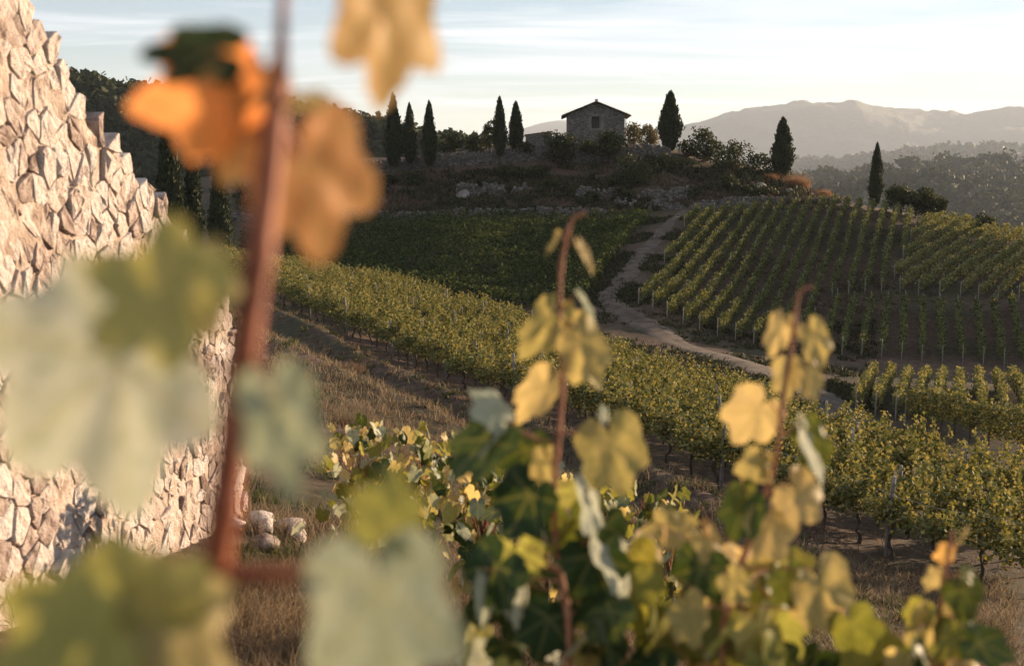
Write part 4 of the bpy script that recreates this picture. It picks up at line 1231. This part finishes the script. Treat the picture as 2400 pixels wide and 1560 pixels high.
for a in (
 ('broadleaf_tree', 1057, 166, 302, 372, 52, 'round broadleaf tree among the terrace cypresses', T_, 1),
 ('broadleaf_tree', 1116, 166, 310, 372, 60, 'low dark tree left of the tall narrow cypress', T_, 2),
 ('broadleaf_tree', 1148, 168, 276, 362, 36, 'upright dark tree behind the tall narrow cypress', T_, 3),
 ('bush', 1232, 161.5, 335, 366, 44, 'dark bush at the foot of the stone shed', T_, 4),
 ('bush', 1312, 158.5, 304, 388, 88, 'large dark bush at the left corner of the house', T_, 5),
 ('bush', 1380, 161, 328, 366, 52, 'low bush under the gable window', T_, 6),
 ('bush', 1432, 158.5, 302, 372, 84, 'rounded bush at the right corner of the house', T_, 7),
 ('bush', 1480, 152, 358, 452, 128, 'widest dark bush on the slope in front of the house', T_, 8),
 ('bush', 1320, 150, 425, 478, 100, 'dark sprawling bush on the terrace slope below the house', T_, 9),
 ('bush', 1190, 156, 386, 412, 110, 'low dark scrub bush under the long terrace wall', T_, 10),
 ('broadleaf_tree', 1484, 176, 278, 352, 44, 'golden-green tree directly right of the house', O_, 11),
 ('broadleaf_tree', 1518, 172, 288, 356, 50, 'sunlit tree between the house and the stout cypress', O_, 12),
 ('broadleaf_tree', 1650, 163, 300, 385, 82, 'airy olive tree right of the stout cypress', M['tree'], 13),
 ('broadleaf_tree', 1612, 164, 318, 385, 60, 'small olive tree next to the stout cypress', M['tree'], 14),
 ('broadleaf_tree', 1710, 159, 322, 425, 100, 'large dark pine-like tree in the middle of the right hilltop trees', T_, 15),
 ('broadleaf_tree', 1782, 157.5, 346, 425, 66, 'dark tree left of the cypress with forked top', T_, 16),
 ('bush', 1600, 159, 372, 402, 90, 'low dark bush below the stout cypress', T_, 17),
 ('bush', 1560, 156, 385, 420, 60, 'small dark bush on the slope beneath the sapling', T_, 18),
):
    big = a[5] > 70
    tree(*a, clumps=26 if big else 16, leaf=.26, dens=95 if big else 80)
tree('sapling', 1521, 160.5, 338, 362, 18, 'young staked sapling in front of the terrace wall', O_, 30, clumps=6, leaf=.16, trunkr=.05, dens=40)
tree('umbrella_tree', 2112, 140, 428, 496, 76, 'round pine-like tree right of the lone narrow cypress', T_, 31, clumps=26, leaf=.22, dens=110, trunkr=.16)
tree('umbrella_tree', 2165, 139, 438, 506, 70, 'middle one of the three round trees on the crest', T_, 32, clumps=24, leaf=.22, dens=110, trunkr=.16)
tree('umbrella_tree', 2200, 139.5, 460, 512, 48, 'smallest rightmost of the three round trees on the crest', T_, 33, clumps=14, leaf=.22, dens=110, trunkr=.13)
tree('umbrella_tree', 2306, 128, 501, 542, 60, 'lone small tree standing in the vines at the right edge', T_, 34, clumps=18, leaf=.18, dens=100, trunkr=.10)
tree('umbrella_tree', 2392, 128, 505, 545, 30, 'tree cut by the right edge', T_, 35, clumps=8, leaf=.18) if False else None
kb = 0
for u in np.linspace(600, 1850, 17):
    u2 = u + RB.uniform(-25, 25); d2 = RB.uniform(143, 157)
    gp = G(u2, d2); vb_ = H / 2 - FPX * math.tan(math.atan2(gp.z, d2) + PITCH)
    tree('bush', u2, d2, vb_ - RB.uniform(22, 42), vb_ + 4, RB.uniform(50, 95), f'low dark scrub bush on the shaded slope under the hilltop, {ordn(kb)} from the left', T_, 60 + kb, clumps=14, leaf=.24, dens=90, trunkr=.06)
    kb += 1
for k, (u, d, h, lab) in enumerate(((1868, 152, 1.8, 'large rust coloured dry bush beside the cypress with forked top'), (1930, 149, 1.0, 'small tan dry bush at the tip of the house hill'), (1805, 154, 1.0, 'rust coloured dry bush left of the cypress with forked top'))):
    g = G(u, d); n = 130
    a = R.uniform(0, 2 * math.pi, n); rr = np.sqrt(R.uniform(0, 1, n)) * h * .75
    pts = np.column_stack([np.cos(a) * rr, np.sin(a) * rr, np.zeros(n)])
    o = tufts('dry_bush', pts + np.array([0, 150, 0]), lab, M['drybush'], 16, h, .006, .35, cat='bush', kind=None, rad_=.2)
    o.data.transform(Matrix.Translation((0, -150, 0))); o.location = g

# ------------------------------------------------------------------ vine leaves close to the lens
LK = [(0, 1.0), (8, .93), (16, .84), (24, .75), (29, .71), (36, .79), (45, .88), (54, .91), (62, .85), (74, .74), (83, .68), (92, .71), (103, .75), (114, .73), (128, .66), (145, .58), (158, .48), (170, .30), (178, .10), (180, .05)]
la, lr = np.array([k for k, _ in LK], float), np.array([r for _, r in LK])
def leaf_mesh(seed, nang=84, nring=7, cup=.25, fold=.15, wave=.07, curl=.25, lob=1.0):
    g = np.random.default_rng(seed)
    th = np.linspace(-180, 180, nang, endpoint=False) + .01
    base = np.interp(np.abs(th), la, lr)
    base = .62 + (base - .62) * lob if lob != 1 else base
    base = np.where(np.abs(th) > 160, np.interp(np.abs(th), la, lr), base)
    sg_ = 1 + .10 * np.sin(np.radians(th) + g.uniform(0, 6)) * .5
    ser = .035 * (np.abs(((th * .105 + g.uniform(0, 1)) % 1) - .5) * 4 - 1)
    r = base * sg_ * (1 + ser * (np.abs(th) < 165)) * (1 + .05 * g.normal(size=nang) * .4)
    rho = np.linspace(0, 1, nring + 1)[1:] ** .85
    X = np.sin(np.radians(th))[None] * r[None] * rho[:, None]
    Y = np.cos(np.radians(th))[None] * r[None] * rho[:, None]
    # veins: centre plus side lobes
    vd = np.min(np.abs(((th[None, :] - np.array([0, 53, -53, 106, -106])[:, None] + 180) % 360) - 180), 0)
    Z = wave * np.sin(np.radians(th) * 5 + g.uniform(0, 6))[None] * rho[:, None] ** 2 * .8
    Z += wave * .7 * np.sin(X * 9 + g.uniform(0, 6)) * np.cos(Y * 8 + g.uniform(0, 6))
    Z += fold * np.abs(X) * .9 + .05 * np.clip(vd / 26, 0, 1)[None] * rho[:, None]
    Z -= cup * (X ** 2 + Y ** 2) * .8
    # curl the tip down
    ang_ = curl * np.clip(Y, 0, 2) ** 1.5
    Z -= Y * np.sin(ang_) * .6; Y = Y * np.cos(ang_ * .7)
    V = np.concatenate([[[0, 0, 0]], np.stack([X, Y, Z], -1).reshape(-1, 3)])
    F = []
    for j in range(nang):
        F.append((0, 1 + (j + 1) % nang, 1 + j))
    for i in range(nring - 1):
        for j in range(nang):
            k = (j + 1) % nang
            F.append((1 + i * nang + j, 1 + i * nang + k, 1 + (i + 1) * nang + k, 1 + (i + 1) * nang + j))
    me = bpy.data.meshes.new('leaf'); me.from_pydata([tuple(v) for v in V], [], F)
    me.polygons.foreach_set('use_smooth', np.ones(len(me.polygons), dtype=bool))
    # second coordinate set: distance from the nearest vein
    dist = np.concatenate([[0], (np.sin(np.radians(np.minimum(vd, 80)))[None] * r[None] * rho[:, None]).ravel()])
    uv = me.uv_layers.new(name='UVMap')
    li = np.empty(len(me.loops), dtype=np.int32); me.loops.foreach_get('vertex_index', li)
    uv.data.foreach_set('uv', np.column_stack([dist[li], np.zeros(len(li))]).astype(np.float32).ravel())
    me.update(); me.flip_normals() if me.polygons[0].normal.z < 0 else None
    return me
_lc = {}
def lm(kind, var, mat):
    k = (kind, var, mat)
    if k not in _lc:
        pr_ = {'hi': dict(nang=96, nring=7, lob=1.55), 'mid': dict(nang=56, nring=4), 'low': dict(nang=26, nring=2)}[kind]
        g = random.Random(var * 31 + 5)
        me = leaf_mesh(var + 1, cup=g.uniform(.05, .45), fold=g.uniform(-.25, .35), wave=g.uniform(.05, .12), curl=g.uniform(0, .5), **pr_)
        me.materials.append(M[mat]); _lc[k] = me
    return _lc[k]
def put_leaf(root, A, T, nrm, mat, var, kind='mid', wide=1.0, label=None):
    A, T, nrm = Vector(A), Vector(T), Vector(nrm)
    if kind == 'mid': A = A + (T - A) * .26
    y = T - A; L = y.length; y.normalize()
    z = nrm - y * nrm.dot(y)
    if z.length < 1e-3: z = y.orthogonal()
    z.normalize(); x = y.cross(z)
    o = obj('leaf', lm(kind, var, mat), None, root)
    rot = Matrix((x, y, z)).transposed().to_4x4()
    o.matrix_local = Matrix.Translation(A - root.location) @ rot @ Matrix.Diagonal((L * wide * (.86 if kind == 'hi' else .86), L * (.85 if kind == 'hi' else .95), L * (.4 if kind == 'hi' else .48), 1))
    if label: o['label'] = label
    return o
def stalk(root, name, pts, r0, r1, mat='cane', n=24, sides=10, label=None):
    p = spline([Vector(q) - root.location for q in pts], n)
    rr = np.linspace(r0, r1, n)
    if name == 'cane' and n > 20: rr = rr * (1 + .35 * (np.arange(n) % 6 == 3))
    return obj(name, tubemesh(name, p, rr, sides), M[mat], root, label=label)
def PL(l): return [P(*q) for q in l]
CAMN = Vector((.25, -1, .15))                         # roughly facing the lens

# nearest vine
vb = G(430, .95)
near_v = obj('grapevine_shoot', None, loc=vb, label='close blurred red cane with large pale and rust leaves at the left', cat='grapevine')
cane_pts = [(330, 2600, .74), (435, 1650, .74), (492, 1400, .745), (526, 1180, .75), (548, 1000, .755), (578, 800, .765), (612, 560, .78), (640, 330, .80), (655, 150, .82), (664, -20, .84), (672, -200, .86)]
cp = spline([Vector(q) - vb for q in ([tuple(vb)] + [tuple(P(*q)) for q in cane_pts])], 70)
cr_ = np.interp(np.linspace(0, 1, 70), [0, .3, .5, .75, .86, 1], [.0105, .0092, .0086, .0075, .0038, .0028])
cr_ = cr_ * (1 + .22 * np.exp(-((np.linspace(0, 1, 70) - .36) / .012) ** 2) + .25 * np.exp(-((np.linspace(0, 1, 70) - .62) / .012) ** 2) + .3 * np.exp(-((np.linspace(0, 1, 70) - .8) / .012) ** 2))
obj('cane', tubemesh('cane', cp, cr_, 14), M['cane'], near_v, label='thick reddish cane')
stalk(near_v, 'side_cane', PL([(540, 1345, .745), (640, 1345, .74), (740, 1345, .73), (800, 1350, .725)]), .0062, .0035)
stalk(near_v, 'petiole', PL([(560, 880, .757), (490, 850, .75), (400, 790, .735)]), .0032, .0024)
stalk(near_v, 'petiole', PL([(575, 830, .765), (610, 870, .74), (645, 945, .71)]), .003, .0024)
stalk(near_v, 'petiole', PL([(648, 240, .81), (615, 220, .81), (578, 250, .83)]), .0032, .0022)
stalk(near_v, 'petiole', PL([(648, 270, .81), (700, 365, .83)]), .0032, .0022)
stalk(near_v, 'petiole', PL([(664, -30, .84), (800, -60, .85), (900, 45, .86)]), .0032, .0022)
stalk(near_v, 'petiole', PL([(520, 1400, .745), (400, 1480, .70), (300, 1500, .66)]), .0035, .0025)
NL = [
 # attach, tip, normal, material, variant, width, label
 ((280, 850, .81), (-30, 1100, .80), (.1, -.95, .2), 'leaf_pale', 1, 1.0, 'large pale leaf left of the cane'),
 ((415, 720, .69), (205, 600, .68), (.55, -.7, .4), 'leaf_lime', 2, 1.15, 'yellow-green leaf above the large pale leaf'),
 ((440, 700, .73), (520, 545, .75), (.4, -.8, .4), 'leaf_gold', 20, .8, None),
 ((645, 945, .71), (685, 1185, .695), (.1, -.95, .1), 'leaf_pale', 6, .56, 'pale leaf hanging right of the cane'),
 ((300, 1500, .66), (265, 1265, .66), (.4, -.8, .4), 'leaf_lime', 7, 1.2, 'yellow-green leaf in the lower left corner'),
 ((330, 1500, .66), (580, 1640, .68), (.5, -.75, .45), 'leaf_gold', 8, 1.1, None),
 ((200, 1490, .62), (-60, 1600, .60), (.5, -.7, .5), 'leaf_lime', 9, 1.0, 'green leaf in the lower left corner'),
 ((890, 1375, .715), (935, 1720, .70), (.05, -.97, .15), 'leaf_pale', 10, .72, 'large pale heart-shaped leaf at the bottom'),
 ((900, 1240, .725), (925, 1090, .745), (.1, -.9, .4), 'leaf_lime', 11, .8, 'green leaf above the pale heart-shaped leaf'),
 ((530, 235, .83), (285, 255, .84), (.6, -.7, -.1), 'leaf_rust', 12, .78, 'rust coloured leaf at the upper left'),
 ((500, 122, .815), (300, 112, .82), (-.3, -.85, .35), 'leaf_dark', 13, .55, 'dark green leaf at the upper left'),
 ((575, 245, .83), (555, 470, .84), (.7, -.7, .1), 'leaf_amber', 14, .85, 'orange leaf left of the cane'),
 ((710, 370, .83), (785, 640, .84), (.7, -.7, .1), 'leaf_rust', 15, .95, 'rust coloured leaf hanging right of the cane'),
 ((690, 235, .82), (815, 215, .82), (.3, -.5, .8), 'leaf_gold', 16, .5, None),
 ((900, 10, .86), (918, 255, .86), (.75, -.6, .1), 'leaf_amber', 17, 1.05, 'amber leaf hanging at the top'),
]
for a, t, n, m, v, w, lab in NL:
    put_leaf(near_v, P(*a), P(*t), n, m, v, 'hi', w, lab)

# three shoots a little further away, with leafy feet
RS = random.Random(42)
def shoot(label, cane, r0, r1, leaves, fill):
    b = G(cane[-1][0], cane[-1][2])
    root = obj('grapevine_shoot', None, loc=b, label=label, cat='grapevine')
    pts = PL(cane)
    stalk(root, 'cane', [b] + pts[::-1], r1, r0, 'shoot', n=60)
    pn = spline([Vector(q) for q in pts], 60)
    def near_cane(A, up=40):
        k = int(np.argmin(np.linalg.norm(pn - np.array(A), axis=1)))
        return Vector(pn[min(59, k + 2)])
    for it in leaves:
        a, t, n, m = it[:4]; w = it[4] if len(it) > 4 else .85
        A, T = P(*a), P(*t)
        put_leaf(root, A, T, n, m, RS.randrange(24), 'mid', w * 1.0)
        c = near_cane(A)
        if (c - A).length > .012:
            stalk(root, 'petiole', [c, (c + A) / 2 + Vector((0, 0, -.004)), A], .0017, .0012, 'shoot', n=8, sides=6)
    for (u0, u1, v0, v1, d0, d1, cnt_, mats) in fill:
        for k in range(cnt_):
            u, v, d = RS.uniform(u0, u1), RS.uniform(v0, v1), RS.uniform(d0, d1)
            L = RS.uniform(95, 165)
            an = RS.gauss(math.pi / 2, .9)
            A = P(u, v, d); T = P(u + L * math.cos(an), v + L * math.sin(an), d + RS.uniform(-.04, .04))
            n = Vector((RS.uniform(-.3, .95), RS.uniform(-1, -.1), RS.uniform(-.2, .7)))
            put_leaf(root, A, T, n, RS.choice(mats), RS.randrange(24), 'mid', RS.uniform(.7, 1.05))
            if k % 3 == 0:
                c = near_cane(A)
                if (c - A).length < .25:
                    stalk(root, 'petiole', [c, (c + A) / 2 + Vector((0, 0, .01)), A], .0018, .0012, 'shoot', n=8, sides=6)
    return root
F1, F2, F3, F4 = (.75, -.6, .2), (.2, -.95, .1), (.9, -.2, .3), (-.35, -.8, .3)
D = 2.2
g_, gr, pa, dk = 'leaf_gold', 'leaf_green', 'leaf_pale', 'leaf_dark'
shoot('tall blurred vine shoot in the centre reaching up to the shaded vineyard',
 [(1372, 498, D), (1342, 515, D), (1326, 565, D), (1314, 640, D), (1313, 760, D), (1320, 880, D), (1312, 1000, D), (1300, 1130, D), (1305, 1290, D), (1328, 1420, D), (1335, 1600, D), (1340, 2300, D)], .0030, .0062,
 [((1312, 545, D), (1282, 612, D), (.9, -.4, 0), g_, .4), ((1352, 560, D), (1396, 650, D - .03), (.8, -.6, .2), g_, .42),
  ((1312, 705, D), (1220, 862, D), (.5, -.8, .2), g_, .62), ((1352, 682, D), (1402, 752, D), F3, pa, .7),
  ((1338, 752, D), (1425, 928, D), (.4, -.9, .1), g_, .68), ((1300, 865, D), (1212, 1000, D), (.35, -.9, .1), g_, .62),
  ((1190, 990, D - .05), (1105, 905, D - .05), (.5, -.6, .6), pa, .95), ((1185, 995, D - .05), (1030, 1128, D - .08), (.3, -.3, .9), dk, .85), ((1188, 1000, D - .05), (1120, 1120, D - .06), (.93, -.36, .12), pa, 0.72),
  ((1415, 985, D), (1475, 1180, D), (.35, -.95, .05), g_, .88), ((1418, 990, D), (1412, 945, D), F1, pa, .9),
  ((1362, 1110, D - .04), (1408, 1290, D - .05), (.93, -.36, .12), pa, 0.77), ((1276, 1050, D), (1272, 1150, D), F2, g_, .7),
  ((1265, 1120, D), (1180, 1270, D), (-.3, -.7, .5), dk, 1.0), ((1240, 1010, D + .05), (1210, 1160, D + .05), F4, dk, .9),
  ((1330, 1190, D + .03), (1370, 1330, D), F4, gr, .9), ((1255, 1230, D), (1290, 1285, D), F3, pa, .5),
  ((1400, 1250, D), (1500, 1410, D), (.93, -.36, .12), pa, 0.97), ((1370, 1260, D), (1440, 1420, D), (-.2, -.6, .6), dk, .95), ((1130, 1330, D), (1150, 1490, D), (.93, -.36, .12), pa, 0.82), ((1220, 1360, D), (1240, 1500, D), (.93, -.36, .12), pa, 0.77),
  ((1190, 1290, D), (1100, 1440, D), (-.3, -.7, .5), dk, 1.0)],
 [(1120, 1480, 1380, 1600, 2.1, 2.4, 20, (dk, dk, gr, 'leaf_lime', pa)), (1180, 1420, 1130, 1380, 2.2, 2.45, 12, (dk, gr, dk, 'leaf_lime'))])
shoot('tall blurred vine shoot with golden leaves right of centre',
 [(1905, 672, D), (1880, 680, D), (1868, 705, D), (1862, 770, D), (1850, 850, D), (1836, 930, D), (1822, 1050, D), (1790, 1170, D), (1750, 1290, D), (1715, 1400, D), (1690, 1560, D), (1690, 2300, D)], .0026, .0058,
 [((1838, 735, D), (1802, 850, D), (.35, -.9, .15), g_, .62), ((1890, 755, D), (1940, 862, D), (.4, -.9, .1), g_, .75),
  ((1848, 840, D), (1845, 950, D), (.2, -.95, .1), g_, .75), ((1885, 850, D), (1925, 955, D), (.5, -.85, .1), g_, .7),
  ((1800, 930, D), (1712, 1050, D), (.2, -.95, .2), g_, 1.0), ((1872, 985, D - .02), (1945, 1148, D - .03), (.93, -.36, .12), pa, 0.77), ((1885, 990, D), (1950, 1120, D), (.1, -.9, .3), gr, .6),
  ((1790, 1060, D), (1745, 1150, D), (.3, -.9, .1), g_, .95), ((1800, 1060, D), (1815, 1150, D), F3, g_, .6), ((1845, 1125, D), (1935, 1235, D), (.45, -.85, .15), g_, .95),
  ((1800, 1180, D), (1840, 1330, D), (.45, -.85, .2), g_, 1.0), ((1760, 1150, D), (1705, 1275, D), (-.5, -.6, .5), dk, .95), ((1735, 1130, D), (1760, 1230, D), F2, gr, .7),
  ((1905, 1330, D), (1975, 1500, D), (.4, -.9, .1), g_, .95), ((1840, 1330, D), (1870, 1440, D), (.2, -.9, .3), gr, .9), ((1980, 1430, D), (2040, 1540, D), F4, gr, .95), ((1660, 1290, D), (1610, 1430, D), (-.3, -.7, .5), dk, 1.0),
  ((1640, 1240, D), (1690, 1330, D), (.5, -.8, .2), g_, .8), ((1700, 1340, D - .1), (1760, 1420, D - .1), F2, g_, .8), ((1600, 1400, D - .1), (1640, 1530, D - .1), (.5, -.85, .1), g_, .85),
  ((1520, 1320, D), (1530, 1430, D), F2, gr, .7), ((1555, 1230, D), (1560, 1280, D), F3, 'leaf_amber', .8), ((1650, 1215, D), (1665, 1255, D), F1, 'leaf_amber', .8)],
 [(1480, 2020, 1420, 1600, 2.1, 2.45, 34, (dk, gr, gr, 'leaf_lime', g_)), (1580, 1900, 1260, 1440, 2.15, 2.45, 18, (gr, 'leaf_lime', g_, g_)), (1440, 1640, 1240, 1500, 2.3, 2.6, 10, (gr, g_, gr))])
shoot('short blurred vine shoot at the lower right',
 [(2232, 1245, D), (2225, 1290, D), (2214, 1350, D), (2203, 1440, D), (2195, 1560, D), (2190, 2300, D)], .003, .005,
 [((2222, 1275, D), (2205, 1330, D), F2, 'leaf_amber', .9), ((2245, 1270, D), (2275, 1225, D), F1, g_, .5), ((2195, 1330, D), (2170, 1390, D), F2, g_, .7), ((2240, 1350, D), (2300, 1470, D), (.4, -.9, .2), gr, .9), ((2255, 1340, D), (2290, 1370, D), F1, gr, .9),
  ((2190, 1420, D), (2160, 1560, D), (.2, -.9, .2), g_, .85), ((2170, 1410, D), (2130, 1480, D), F4, gr, .9), ((2230, 1440, D), (2270, 1560, D), F2, gr, .9)],
 [(2100, 2290, 1450, 1600, 2.1, 2.35, 14, (gr, gr, g_, dk))])

# young vines a few steps down the slope
def young_vine(u, d, vtop, wpx, label, seed, count, mats):
    g = G(u, d); gq = random.Random(seed)
    root = obj('young_grapevine', None, loc=g, label=label, cat='grapevine', group='young vines below the camera')
    top = P(u, vtop, d)[2] - g.z; w = wpx / FPX * d / 2
    stalk(root, 'trunk', [g + Vector((0, 0, -.1)), g + Vector((.04, 0, top * .4)), g + Vector((-.02, .03, top * .75))], .022, .012, 'bark', 12, 7)
    for k in range(7):
        e = g + Vector((gq.uniform(-w, w), gq.uniform(-.4, .4), top * gq.uniform(.7, 1.0)))
        s = g + Vector((0, .01, top * gq.uniform(.35, .7)))
        stalk(root, 'cane', [s, (s + e) / 2 + Vector((0, 0, .12)), e], .006, .003, 'cane', 10, 6)
    for k in range(count):
        hh = gq.betavariate(1.6, 1.1)
        A = g + Vector((gq.gauss(0, .5) * w, gq.gauss(0, .25), top * (.25 + .75 * hh)))
        L = gq.uniform(.06, .135)
        T = A + Vector((gq.gauss(0, .6), gq.gauss(0, .6), -1)).normalized() * L
        n = Vector((gq.uniform(-.4, 1), gq.uniform(-1, .2), gq.uniform(-.1, .8)))
        put_leaf(root, A, T, n, gq.choice(mats), gq.randrange(12), 'low', gq.uniform(.55, 1.05))
mx = (gr, gr, dk, g_, pa)
young_vine(850, 10.5, 985, 210, 'leafy young vine right of the pale hanging leaf', 1, 130, mx)
young_vine(990, 10.8, 1010, 170, 'leafy young vine above the pale heart-shaped leaf', 2, 110, mx)
young_vine(1130, 8.6, 1090, 240, 'tangled young vine behind the foot of the central shoot', 3, 150, mx)
young_vine(1270, 9.2, 1120, 200, 'shaded young vine directly behind the central cane', 4, 110, (gr, dk, dk, g_))
young_vine(1430, 9.0, 1150, 210, 'young vine with green leaves between the two tall shoots', 5, 120, mx)
young_vine(1560, 9.4, 1165, 150, 'small young vine left of the golden shoot', 6, 90, (gr, gr, g_, dk))

# ------------------------------------------------------------------ air
hb = box((0, 0, 0), (27000, 27000, 1))
V = hb[0]; V[:, 2] = np.where(V[:, 2] > 0, 585, -260)
hm, t, o = newmat('haze_air')
pv = N(t, 'ShaderNodeVolumePrincipled')
pv.inputs['Color'].default_value = (.74, .83, .96, 1)
pv.inputs['Density'].default_value = .00006
pv.inputs['Anisotropy'].default_value = .1
t.links.new(pv.outputs[0], o.inputs['Volume'])
obj('haze', quadmesh('haze', V, hb[1]), hm, kind='stuff', label='thin pale evening haze in the air', cat='haze')
